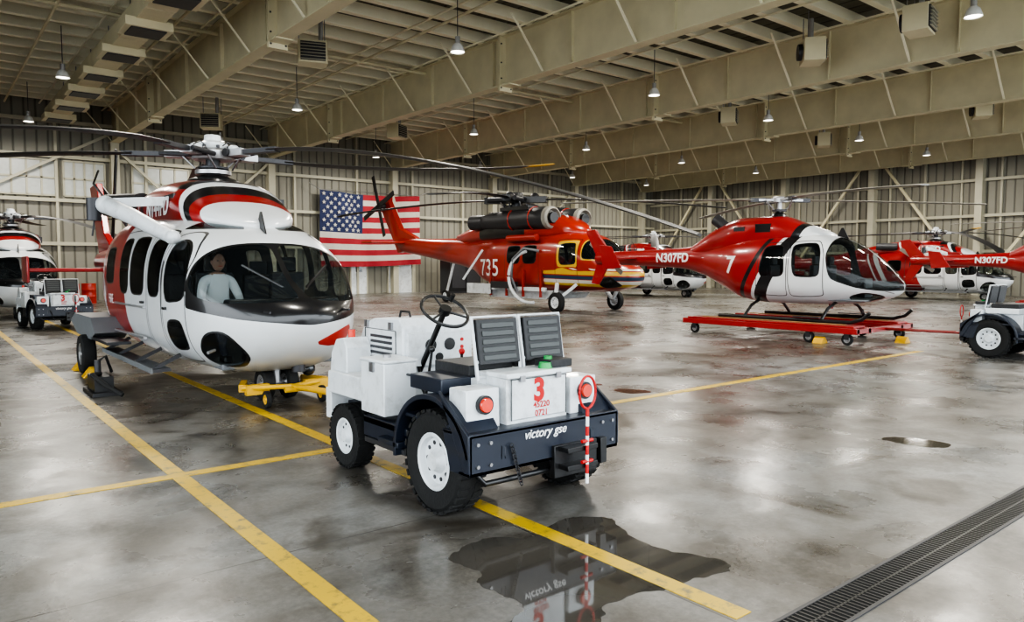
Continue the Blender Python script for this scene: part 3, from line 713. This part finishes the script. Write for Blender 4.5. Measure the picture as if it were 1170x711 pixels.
    mb.cyl((0,hy,2.8),(0,hy,3.4),.10,m='dsteel'); mb.lathe((0,hy,2.84),(0,0,1),[(.42,-.1),(.36,.05),(.2,.12),(.001,.13)],'blackp',24)
    mb.cyl((0,hy,2.98),(0,hy,3.04),.25,m='alu'); mb.cyl((0,hy,3.06),(0,hy,3.09),.22,m='dsteel')
    mb.lathe((0,hy,hz),(0,0,1),[(.001,-.08),(.28,-.08),(.31,-.03),(.31,.04),(.25,.08),(.001,.08)],'alu',30)
    mb.lathe((0,hy,hz+.10),(0,0,1),[(.17,-.04),(.21,.02),(.21,.06),(.12,.10),(.11,.18),(.001,.2)],'white',24)
    for a in range(0,360,45): mb.cyl((.24*math.cos(rad(a)),hy+.24*math.sin(rad(a)),hz+.06),(.24*math.cos(rad(a)),hy+.24*math.sin(rad(a)),hz+.12),.025,m='dsteel',n=8)
    for i,a in enumerate((5,-65,-139,149,77)):
        d=Vector((math.cos(rad(a)),math.sin(rad(a)),0)); p=Vector((-d.y,d.x,0)); C0=Vector(c)
        mb.beam(C0+d*.15,C0+d*.65,.19,.10,'alu'); mb.beam(C0+d*.55,C0+d*1.25,.12,.07,'dsteel'); mb.cyl(C0+d*.38-p*.13,C0+d*.38+p*.13,.06,m='dsteel',n=12)
        mb.cyl(C0+d*.25+p*.18+Vector((0,0,-.02)),C0+d*.7+p*.13,.035,m='dsteel',n=10)
        mb.cyl(C0+d*.2+p*.17+Vector((0,0,-.22)),C0+d*.42+p*.15,.015,m='steel',n=8); mb.sph(C0+d*.42+Vector((0,0,.06)),(.08,.08,.055),'white',10,6)
        mb.tube([C0+d*.15+Vector((0,0,.1)),C0+d*.3+Vector((0,0,.16)),C0+d*.55+p*.05+Vector((0,0,.07))],.01,'blackp',6)
    mb.build('rotor_hub',e,bevel=.01)
    mb=MB()
    for a,dr in ((5,.52),(-65,-1.3),(-139,-1.1),(149,-.5),(77,.1)): mb.blade(c,a,1.1,7.1,.38,dr,'blade','yellow' if a==5 else 'blade',sweep=.12)
    mb.build('rotor_blades',e)
    return e
tr=transport((3.45,7.3,0))
dup(tr,(2.55,26,0)); dup(tr,(31.8,23,0)); dup(tr,(39.3,11.4,0))
# seated pilot (white shirt) in the near helicopter's right-hand seat
def pilot(ox,oy):
    M['skin']=mat('skin',(.42,.24,.17),.6); M['shirt']=mat('white_shirt',(.8,.8,.8),.8,var=.06); M['trouser']=mat('navy_trousers',(.02,.025,.045),.8); M['hair']=mat('dark_hair',(.03,.02,.015),.7)
    e=empty('pilot',(ox,oy,0))
    V=[(0,.22,1.02,.15),(0,.24,1.2,.15),(0,.22,1.38,.165),(0,.20,1.50,.10),(0,.18,1.58,.055),
       (-.17,.20,1.46,.07),(-.24,.10,1.24,.052),(-.18,-.16,1.16,.042),(-.13,-.26,1.17,.03),
       (.17,.20,1.46,.07),(.24,.10,1.24,.052),(.18,-.16,1.16,.042),(.13,-.26,1.17,.03),
       (-.11,.16,1.0,.09),(-.13,-.22,1.03,.07),(-.13,-.36,.66,.05),(-.13,-.46,.57,.04),
       (.11,.16,1.0,.09),(.13,-.22,1.03,.07),(.13,-.36,.66,.05),(.13,-.46,.57,.04)]
    E=[(0,1),(1,2),(2,3),(3,4),(3,5),(5,6),(6,7),(7,8),(3,9),(9,10),(10,11),(11,12),(0,13),(13,14),(14,15),(15,16),(0,17),(17,18),(18,19),(19,20)]
    me=D.meshes.new('body'); me.from_pydata([v[:3] for v in V],E,[]); o=D.objects.new('body',me); COL.objects.link(o); o.parent=e
    sk=o.modifiers.new('skin','SKIN'); 
    for i,v in enumerate(V):
        me.skin_vertices[0].data[i].radius=(v[3],v[3]*.8 if i<4 else v[3])
    me.skin_vertices[0].data[0].use_root=True
    sb=o.modifiers.new('sub','SUBSURF'); sb.levels=2; sb.render_levels=2
    bpy.context.view_layer.update(); dg=bpy.context.evaluated_depsgraph_get(); m2=D.meshes.new_from_object(o.evaluated_get(dg))
    o.modifiers.clear(); o.data=m2; m2.materials.clear()
    for n_ in('shirt','trouser','skin'): m2.materials.append(M[n_])
    for p in m2.polygons:
        c=p.center; p.use_smooth=True
        p.material_index=1 if c.z<1.08 else (2 if (c.z>1.54 or (c.y<-.17 and c.z>1.1)) else 0)
    mb=MB(); mb.sph((0,.16,1.70),(.078,.098,.118),'skin',20,16); mb.sph((0,.185,1.735),(.086,.10,.10),'hair',20,12)
    mb.prism([(.055,1.66),(.03,1.675),(.065,1.72)],'yz',-.014,.014,'skin')
    for s_ in(-1,1):
        mb.sph((s_*.03,.072,1.715),(.012,.008,.007),'blackp',8,6); mb.sph((s_*.08,.165,1.695),(.012,.02,.03),'skin',8,6)
    mb.box((-.022,.064,1.643),(.022,.075,1.650),'redtxt'); mb.build('head',e)
    mb=MB()
    for s_ in(-1,1):
        hx=s_*.13
        mb.sph((hx,-.30,1.17),(.035,.05,.02),'skin',10,8)
        for k in range(4): mb.tube([(hx-.024+k*.016,-.33,1.175),(hx-.026+k*.017,-.37-.008*(k in(1,2)),1.17),(hx-.026+k*.017,-.385,1.145)],.0075,'skin',6)
        mb.tube([(hx-s_*.03,-.29,1.17),(hx-s_*.05,-.33,1.165)],.009,'skin',6)
    mb.build('hands',e)
    mb=MB(); mb.box((-.18,-.58,.50),(-.08,-.38,.58),'blackp'); mb.box((.08,-.58,.50),(.18,-.38,.58),'blackp'); mb.build('shoes',e,bevel=.02)
pilot(2.97,9.42)
# ================================================================= LIGHT HELICOPTER
def light_heli(loc):
    e=empty('light_helicopter',loc)
    B=Body([(0,1.20,1.22,1.24,.01,2),(.1,1.05,1.22,1.38,.27,2.1),(.4,.92,1.25,1.70,.50,2.2),(.9,.83,1.32,2.08,.66,2.4),(1.4,.79,1.36,2.30,.73,2.5),(2.0,.77,1.38,2.40,.76,2.6),(3.0,.77,1.4,2.40,.76,2.6),(3.7,.84,1.5,2.36,.70,2.4),(4.4,1.12,1.65,2.28,.48,2.2),(5.1,1.42,1.80,2.20,.29,2),(5.8,1.58,1.86,2.14,.22,2),(9.0,1.70,1.87,2.06,.14,2)],.03,96)
    ws=[(-.2,1.16),(.3,1.14),(.75,1.20),(1.28,1.38),(1.40,1.9),(1.28,2.6),(-.2,2.6)]
    d1=[(1.52,1.42),(2.12,1.42),(2.20,2.12),(1.66,2.16),(1.54,1.95)]; d2=[(2.36,1.42),(3.0,1.42),(2.9,2.10),(2.42,2.12)]
    chn=[(.25,1.0),(.8,.87),(.95,.96),(.6,1.07)]
    gls=lambda X,S,Z:un(np.minimum(sdp(SZ(S,Z),ws),np.abs(X)-.03),sdp(SZ(S,Z),d1),sdp(SZ(S,Z),d2),sdp(SZ(S,Z),chn))
    k=-.55
    red=lambda X,S,Z:band(S,Z,3.05,20,k,1.4)
    blk=lambda X,S,Z:un(band(S,Z,2.62,2.95,k,1.4),band(S,Z,3.28,3.40,k,1.4))
    door=lambda X,S,Z:un(sdp(SZ(S,Z),[(1.42,.98),(2.24,.95),(2.26,2.2),(1.6,2.22),(1.44,1.9)]),sdp(SZ(S,Z),[(2.29,.95),(3.1,.98),(3.0,2.18),(2.31,2.2)]))
    B.build('fuselage',e,PW,dict(gls=gls,c1=red,c2=blk,door=door))
    C=Body([(1.5,2.25,2.28,2.3,.02,2),(1.8,2.2,2.3,2.48,.3,2.3),(2.3,2.2,2.35,2.66,.42,2.6),(2.9,2.1,2.4,2.84,.46,2.6),(3.8,2.0,2.35,2.84,.46,2.6),(4.6,1.9,2.2,2.62,.36,2.4),(5.4,1.85,2.0,2.2,.2,2.2)],.04,64)
    C.build('engine_cowling',e,PW,dict(c1=lambda X,S,Z:band(S,Z,2.35,20,k,2.4),c2=lambda X,S,Z:band(S,Z,2.15,2.35,k,2.4)))
    surf_text('registration_lettering',B,'N307FD',6.0,1.86,.33,'txtw',e,bold=.010,off=.008)
    surf_text('fleet_number',B,'7',3.85,1.66,.58,'txtw',e,bold=.012,off=.008)
    surf_text('fleet_number',B,'7',3.85,1.66,.58,'txtw',e,bold=.012,side=1,off=.008)
    mb=MB()
    for x in(-.33,.33): seat(mb,x,1.35,.95,.2); seat(mb,x,2.4,.95,.2)
    mb.box((-.18,.75,.95),(.18,.95,1.38),'blackp'); mb.box((-.5,.6,.88),(.5,3.0,.92),'grey')
    mb.build('cabin_interior',e,bevel=.02)
    mb=MB()
    mb.cyl((0,4.4,2.6),(0,4.75,2.85),.14,.15,m='dsteel',n=20)
    for sg in(-1,1): mb.box((sg*.44-.02,2.9,2.45),(sg*.44+.04,3.3,2.65),'blackp'); mb.box((sg*.44-.02,3.6,2.5),(sg*.44+.035,3.9,2.6),'dsteel')
    zs=.46
    for sg in(-1,1):
        x=sg*1.0
        mb.tube([(x,.25,zs+.22),(x,.4,zs+.08),(x,.65,zs),(x,3.9,zs)],.04,'blackp',12)
        for y in(1.3,3.2): mb.tube([(0,y,.86),(sg*.35,y,.85),(sg*.7,y,.72),(sg*.93,y,.53),(x,y,zs)],.035,'blackp',10)
        mb.box((x-.1,1.3,zs+.06),(x+.1,1.9,zs+.08),'dsteel')
    mb.build('landing_skids',e)
    mb=MB()
    mb.prism([(8.15,1.78),(8.95,1.78),(9.5,2.72),(9.1,2.76),(8.6,2.18)],'yz',-.04,.04,'red'); mb.prism([(8.4,1.9),(8.95,1.9),(9.25,1.12),(8.95,1.08)],'yz',-.04,.04,'red')
    mb.box((-.95,7.3,1.84),(.95,7.7,1.89),'red')
    for sg in(-1,1): mb.prism([(7.15,1.6),(7.85,1.55),(8.0,2.25),(7.55,2.2)],'yz',sg*.95-.02,sg*.95+.02,'red')
    mb.cyl((.04,8.9,1.9),(.25,8.9,1.9),.06,m='dsteel')
    for a in (35,215): c=Vector((.24,8.9,1.9)); mb.beam(c,c+Vector((0,math.cos(rad(a)),math.sin(rad(a))))*.82,.03,.15,'bladel')
    mb.build('tail_fin_and_rotor',e,bevel=.01)
    mb=MB(); hy,hz=2.95,3.22; c=Vector((0,hy,hz))
    mb.cyl((0,hy,2.75),(0,hy,hz+.08),.055,m='alu'); mb.lathe((0,hy,2.80),(0,0,1),[(.2,0),(.16,.08),(.07,.14)],'blackp',20); mb.cyl((0,hy,2.95),(0,hy,3.0),.17,m='dsteel')
    for a in(-33,57,147,-123):
        d=Vector((math.cos(rad(a)),math.sin(rad(a)),0)); p=Vector((-d.y,d.x,0)); mb.beam(c,c+d*.55,.16,.05,'alu'); mb.beam(c+d*.35,c+d*.75,.12,.09,'dsteel'); mb.cyl(c+d*.2+p*.14+Vector((0,0,-.24)),c+d*.4+p*.12,.015,m='steel',n=8)
    mb.lathe((0,hy,hz),(0,0,1),[(.001,-.05),(.2,-.05),(.2,.05),(.1,.09),(.001,.1)],'alu',20)
    mb.cyl((.0,1.6,.80),(.0,1.6,.68),.05,m='red')
    mb.tube([(-.45,.2,1.12),(-.48,.0,1.08)],.01,'steel'); mb.prism([(1.2,2.2),(1.35,2.5),(1.4,2.5),(1.5,2.3)],'yz',-.01,.01,'blackp')
    mb.tube([(0,1.0,.8),(0,.85,.66),(0,.9,.60)],.015,'blackp')
    mb.build('rotor_hub',e)
    mb=MB()
    for a,dr in((-33,-.05),(57,-.1),(147,-.12),(-123,-.2)): mb.blade(c,a,.65,5.3,.27,dr,'bladel',th=.14)
    mb.build('rotor_blades',e)
    return e
lh=light_heli((16.2,6.9,0)); dup(lh,(32.5,4.6,0))
def dolly(loc):
    e=empty('helicopter_dolly',loc)
    mb=MB()
    for x in(-1.25,-.75,.75,1.25): mb.box((x-.06,0,.24),(x+.06,4.4,.36),'red')
    for y in(0,1.4,2.9,4.28): mb.box((-1.3,y,.25),(1.3,y+.12,.35),'red')
    for sg in(-1,1): mb.box((sg*1.0-.24,.1,.36),(sg*1.0+.24,4.3,.40),'red'); mb.box((sg*1.0-.06,.4,.40),(sg*1.0+.06,4.0,.42),'wood')
    mb.build('frame',e,bevel=.008)
    mb=MB()
    for x in(-1.2,1.2):
        for y in(.25,1.1,4.1): mb.wheel((x,y,.12),.12,.07,rim='alu',tread=False); mb.box((x-.06,y-.05,.12),(x-.045,y+.05,.26),'dsteel'); mb.box((x+.045,y-.05,.12),(x+.06,y+.05,.26),'dsteel')
    mb.build('casters',e)
    mb=MB(); mb.tube([(0,.0,.3),(-.35,-1.1,.34),(-.52,-1.55,.36)],.03,'red'); mb.ring((-.55,-1.62,.36),(0,0,1),.06,.02,'red'); mb.build('drawbar',e); return e
dl=dolly((16.2,7.25,0)); dup(dl,(32.5,5.0,0))
# ================================================================= FIREFIGHTING HELICOPTER
PO=paint('orange_helicopter_paint',ORG,[('c1',(.60,.38,.04)),('c2',(.015,.045,.09)),('c3',(.6,.58,.52)),('c4',(.012,.012,.013))],.35)
def fire_heli(loc):
    e=empty('firefighting_helicopter',loc)
    B=Body([(0,1.28,1.3,1.33,.01,2),(.15,1.02,1.32,1.56,.45,2.2),(.6,.85,1.35,1.80,.80,2.4),(1.1,.76,1.4,2.10,.98,2.6),(1.8,.72,1.5,2.62,1.10,2.8),(2.6,.70,1.6,2.85,1.16,3.2),(4,.70,1.6,2.9,1.18,3.4),(6.5,.72,1.6,2.9,1.18,3.4),(7.8,.95,1.8,2.9,1.0,2.8),(9.2,1.45,2.1,2.88,.62,2.4),(12,1.9,2.4,2.9,.42,2.2),(15.5,2.35,2.7,3.05,.28,2)],.05,96)
    w1=[(.92,1.88),(1.7,1.9),(1.8,2.5),(1.65,2.8),(.9,2.8)]; w2=[(1.95,1.72),(2.75,1.7),(2.78,2.42),(2.1,2.45)]; w3=[(4.0,1.75),(4.75,1.75),(4.75,2.4),(4.0,2.4)]; w4=[(4.95,1.75),(5.7,1.75),(5.7,2.4),(4.95,2.4)]; w5=[(.35,.98),(.95,.88),(1.05,1.12),(.6,1.3)]
    gls=lambda X,S,Z:un(np.minimum(sdp(SZ(S,Z),w1),np.abs(np.abs(X)-.35)-.04),sdp(SZ(S,Z),w2),sdp(SZ(S,Z),w3),sdp(SZ(S,Z),w4),sdp(SZ(S,Z),w5))
    f=lambda a,b,S,Z:np.minimum(np.minimum(Z-a-.02*S,b+.02*S-Z),3.6-S)
    yel=lambda X,S,Z:un(f(1.30,1.44,S,Z),sdp(SZ(S,Z),[(1.86,1.62),(2.88,1.6),(2.9,2.54),(2.0,2.56)]),sdp(SZ(S,Z),[(.86,1.82),(1.76,1.84),(1.88,2.6),(.86,2.6)]),f(.9,1.0,S,Z))
    B.build('fuselage',e,PO,dict(gls=gls,c1=yel,c2=lambda X,S,Z:f(1.14,1.26,S,Z),c3=lambda X,S,Z:un(f(1.0,1.12,S,Z),f(1.47,1.53,S,Z)),c4=lambda X,S,Z:np.minimum(np.minimum(Z-1.7,S-.15),.82-S),door=lambda X,S,Z:un(sdp(SZ(S,Z),[(3.85,.9),(5.85,.9),(5.85,2.55),(3.85,2.55)]),sdp(SZ(S,Z),[(1.85,.95),(2.95,.95),(2.95,2.6),(1.95,2.6)]))))
    surf_text('fleet_number',B,'735',6.9,1.55,.95,'txtw',e,bold=.005,off=.02)
    C=Body([(2.5,2.75,2.8,2.85,.02,2),(3.1,2.7,2.9,3.35,.7,2.6),(4.1,2.6,2.95,3.62,.95,3),(6.5,2.6,2.95,3.70,1.0,3),(8.5,2.6,2.9,3.4,.8,2.6),(10.5,2.5,2.8,3.05,.25,2)],.06,56)
    C.build('engine_cowling',e,PO,dict(c4=lambda X,S,Z:un(band(S,Z,4.9,7.9,0,0),np.minimum(Z-3.3,S-3.6))))
    mb=MB()
    for sg in(-1,1):
        x=sg*.80
        mb.lathe((x,3.5,3.42),(0,1,0),[(.34,0),(.42,.12),(.44,.6),(.42,2.2),(.36,3.4),(.28,4.2),(.001,4.2)],'dsteel',28)
        mb.lathe((x,3.5,3.42),(0,1,0),[(.43,.16),(.41,-.02),(.33,-.08),(.27,.1),(.001,.12)],'bladel',28); mb.cyl((x,3.52,3.42),(x,3.40,3.42),.2,m='blackp'); mb.cyl((x,7.6,3.42),(x+sg*.15,8.3,3.42),.3,m='dsteel')
        mb.ring((x,4.4,3.42),(0,1,0),.44,.03,'org',24,6); mb.ring((x,5.6,3.42),(0,1,0),.43,.03,'org',24,6); mb.box((x-.25,4.6,3.78),(x+.25,6.3,3.92),'blackp')
        mb.cyl((sg*1.1,2.9,1.0),(sg*1.45,2.6,.4),.08,m='white'); mb.beam((sg*1.1,1.9,1.0),(sg*1.42,2.5,.45),.1,.1,'white'); mb.wheel((sg*1.5,2.5,.36),.36,.22,rim='white',tread=False)
    mb.build('engine_nacelles',e)
    mb=MB()
    mb.prism([(3.2,.75),(3.6,.42),(7.0,.42),(7.6,.75)],'yz',-1.0,1.0,'white'); mb.box((-1.25,3.4,.72),(-1.15,7.4,.86),'white')
    for y in (3.6,4.6,5.6,6.6): mb.box((-1.28,y,.5),(-1.2,y+.08,1.5),'org')
    mb.box((-1.45,5.0,.8),(-1.2,6.4,1.05),'dsteel'); mb.box((-1.3,6.6,.55),(-1.1,8.2,.95),'white')
    mb.ring((-1.45,4.0,1.25),(1,.3,0),.95,.06,'white',40,10,-100,80); mb.tube([(-1.2,3.8,2.2),(-1.6,4.2,2.3),(-1.7,4.7,1.9),(-1.6,4.9,1.2),(-1.4,4.8,.7)],.05,'grey',10)
    mb.beam((-1.15,7.3,2.3),(-1.7,7.9,1.1),.08,.08,'white'); mb.cyl((-1.2,3.9,2.7),(-1.2,5.6,2.7),.13,m='org'); mb.cyl((0,11.0,1.9),(0,11.6,.5),.06,m='white'); mb.wheel((0,11.7,.28),.28,.18,rim='white',tread=False)
    mb.build('water_tank',e,bevel=.02)
    mb=MB()
    mb.prism([(14.0,2.5),(15.8,2.3),(17.8,5.0),(16.9,5.15),(15.6,3.5),(14.2,3.05)],'yz',-.14,.14,'org'); mb.box((-2.1,14.9,2.75),(2.1,15.9,2.85),'org')
    mb.cyl((-.1,17.1,4.7),(-.5,17.1,4.7),.15,m='dsteel')
    for a in(70,160,250,340): c=Vector((-.48,17.1,4.7)); mb.beam(c,c+Vector((0,math.cos(rad(a)),math.sin(rad(a))))*1.65,.05,.26,'blade')
    mb.build('tail_fin_and_rotor',e,bevel=.02)
    mb=MB(); hy,hz=6.6,4.3; c=Vector((0,hy,hz))
    mb.cyl((0,hy,3.6),(0,hy,hz+.1),.18,m='dsteel'); mb.cyl((0,hy,3.82),(0,hy,3.92),.5,m='dsteel'); mb.cyl((0,hy,4.02),(0,hy,4.08),.42,m='blackp'); mb.lathe(c,(0,0,1),[(.001,-.12),(.5,-.1),(.55,.05),(.3,.15),(.28,.3),(.001,.34)],'blackp',24)
    mb.box((-.5,5.4,3.6),(.5,6.0,3.95),'blackp'); mb.box((-.4,7.0,3.6),(.4,7.9,3.85),'dsteel')
    for a in range(20,380,45): mb.cyl((.45*math.cos(rad(a)),hy+.45*math.sin(rad(a)),3.65),(.5*math.cos(rad(a)),hy+.5*math.sin(rad(a)),4.15),.04,m='dsteel',n=8)
    for a in(-56,34,124,-146):
        d=Vector((math.cos(rad(a)),math.sin(rad(a)),0)); p=Vector((-d.y,d.x,0)); mb.beam(c+d*.3,c+d*1.3,.34,.26,'blackp'); mb.cyl(c+d*.3+p*.35,c+d*1.1+p*.28,.10,m='dsteel'); mb.cyl(c+d*.35+p*.35+Vector((0,0,-.45)),c+d*.6+p*.3,.03,m='steel',n=8); mb.sph(c+d*.8+Vector((0,0,.14)),(.18,.18,.14),'dsteel',10,6)
    mb.build('rotor_hub',e,bevel=.01)
    mb=MB()
    for a,dr in((-56,-.5),(34,-.5),(124,-.5),(-146,-.5)): mb.blade(c,a,1.2,8.2,.53,dr,'blade',sweep=.2)
    mb.build('rotor_blades',e)
    mb=MB()
    for x in(-.5,.5): seat(mb,x,2.1,1.1)
    mb.box((-.8,1.2,1.2),(.8,1.45,1.85),'blackp'); mb.build('cabin_interior',e,bevel=.02)
fire_heli((19,16.7,0))
# ================================================================= TOW BAR & small items
e=empty('tow_bar',(0,0,0)); mb=MB()
mb.tube([(3.27,5.99,.36),(3.38,7.4,.3),(3.45,8.4,.22)],.035,'yellow',10); mb.tube([(2.95,8.75,.2),(3.45,8.42,.22),(4.0,8.75,.2)],.03,'yellow',8); mb.beam((2.95,8.75,.2),(3.1,9.1,.2),.07,.09,'yellow'); mb.beam((4.0,8.75,.2),(3.85,9.1,.2),.07,.09,'yellow')
mb.box((2.98,8.66,.12),(3.25,8.74,.24),'yellow'); mb.box((3.70,8.66,.12),(4.05,8.74,.24),'yellow'); mb.cyl((3.3,8.3,.2),(3.6,8.3,.2),.03,m='yellow')
for x in(3.12,3.8): mb.wheel((x,8.4,.1),.1,.06,rim='yellow',tread=False)
mb.build('bar',e)
def chock(loc):
    mb=MB(); mb.prism([(-.14,0),(.14,0),(.03,.14),(-.03,.14)],'xz',-.11,.11,'yellow'); o=mb.build('wheel_chock',bevel=.01); o.location=loc; return o
c0=chock((2.0,12.45,0)); 
for l in((2.0,13.38,0),(16.4,7.0,0),(15.0,8.1,0)):
    k=c0.copy(); k.location=l; COL.objects.link(k)
mb=MB(); mb.box((1.66,10.4,0),(2.0,11.1,.05),'vinyl'); mb.box((1.7,10.5,.05),(1.92,11.0,.24),'blackp'); mb.tube([(1.8,10.7,.26),(1.68,10.5,.28),(1.8,10.3,.15),(1.95,10.15,.04)],.03,'rubber'); mb.cyl((1.8,10.85,.24),(1.8,10.85,.42),.04,m='dsteel'); mb.tube([(1.8,10.85,.4),(1.88,10.75,.48),(1.97,10.9,.25)],.02,'rubber'); mb.build('hydraulic_pump',bevel=.01)
mb=MB(); mb.box((25.0,36.9,.1),(27.3,38,2.2),'blackp'); mb.box((25.1,36.85,.3),(26.1,36.9,2.0),'dsteel'); mb.box((26.2,36.85,.3),(27.2,36.9,2.0),'dsteel'); mb.box((25,36.9,0),(27.3,38,.1),'dsteel'); mb.build('equipment_cabinet',bevel=.02)
def ladder(loc,rz=0):
    e=empty('step_ladder',loc,rz); mb=MB()
    for x in(-.3,.3): mb.beam((x,-.6,0),(x,0,2.2),.05,.08,'yellow'); mb.beam((x,.6,0),(x,0,2.2),.05,.05,'yellow')
    for k in range(6): z=.3+k*.33; mb.box((-.3,-.6+z*.27-.06,z),(.3,-.6+z*.27+.06,z+.03),'alu')
    mb.build('frame',e)
    return e
ladder((7.2,35.6,0),20); ladder((28.8,35.5,0),-40)
def barrel(loc):
    mb=MB(); mb.lathe((0,0,0),(0,0,1),[(.001,0),(.29,0),(.29,.28),(.3,.3),(.29,.32),(.29,.58),(.3,.6),(.29,.62),(.29,.88),(.001,.86)],'org',24); o=mb.build('oil_barrel'); o.location=loc; return o
b0=barrel((5.2,36.6,0)); 
for l in((5.9,37.0,0),(8.3,38.0,0)):
    k=b0.copy(); k.location=l; COL.objects.link(k)
mb=MB(); mb.box((9.2,38.2,0),(11.4,38.9,.1),'dsteel')
for z in(.1,.8,1.5,2.2): mb.box((9.2,38.2,z),(11.4,38.9,z+.05),'steel')
for x in(9.2,11.35):
    for y in(38.2,38.85): mb.box((x,y,0),(x+.05,y+.05,2.3),'steel')
for i in range(9): mb.box((9.3+i%3*.7,38.3,.15+(i//3)*.7),(9.8+i%3*.7,38.8,.5+(i//3)*.7),['red','white','navy','wood'][i%4])
mb.build('storage_shelf')
def cab(loc,c):
    mb=MB(); mb.box((-.6,-.3,.12),(.6,.3,1.3),c)
    for k in range(6): mb.box((-.57,-.32,.18+k*.18),(.57,-.3,.33+k*.18),c); mb.box((-.3,-.34,.27+k*.18),(.3,-.32,.285+k*.18),'alu')
    for x in(-.5,.5):
        for y in(-.2,.2): mb.cyl((x-.02,y,.06),(x+.02,y,.06),.06,m='rubber')
    o=mb.build('tool_chest',bevel=.01); o.location=loc
cab((30.2,38.2,0),'red'); cab((12.2,36.5,0),'navy'); cab((44.8,26,0),'red')
# ================================================================= CAMERA, WORLD
cam=D.cameras.new('camera'); co=D.objects.new('camera',cam); COL.objects.link(co)
co.location=(0,0,1.65); co.rotation_euler=(rad(90-3.5),0,rad(-38.9)); cam.sensor_width=36; cam.lens=25.94; cam.clip_end=500
sc=bpy.context.scene; sc.camera=co
w=D.worlds.new('sky'); sc.world=w; w.use_nodes=True; bg=w.node_tree.nodes['Background']; bg.inputs[0].default_value=(.88,.95,1,1); bg.inputs[1].default_value=4.0
sc.view_settings.view_transform='AgX'; sc.view_settings.look='AgX - High Contrast'; sc.view_settings.exposure=.28
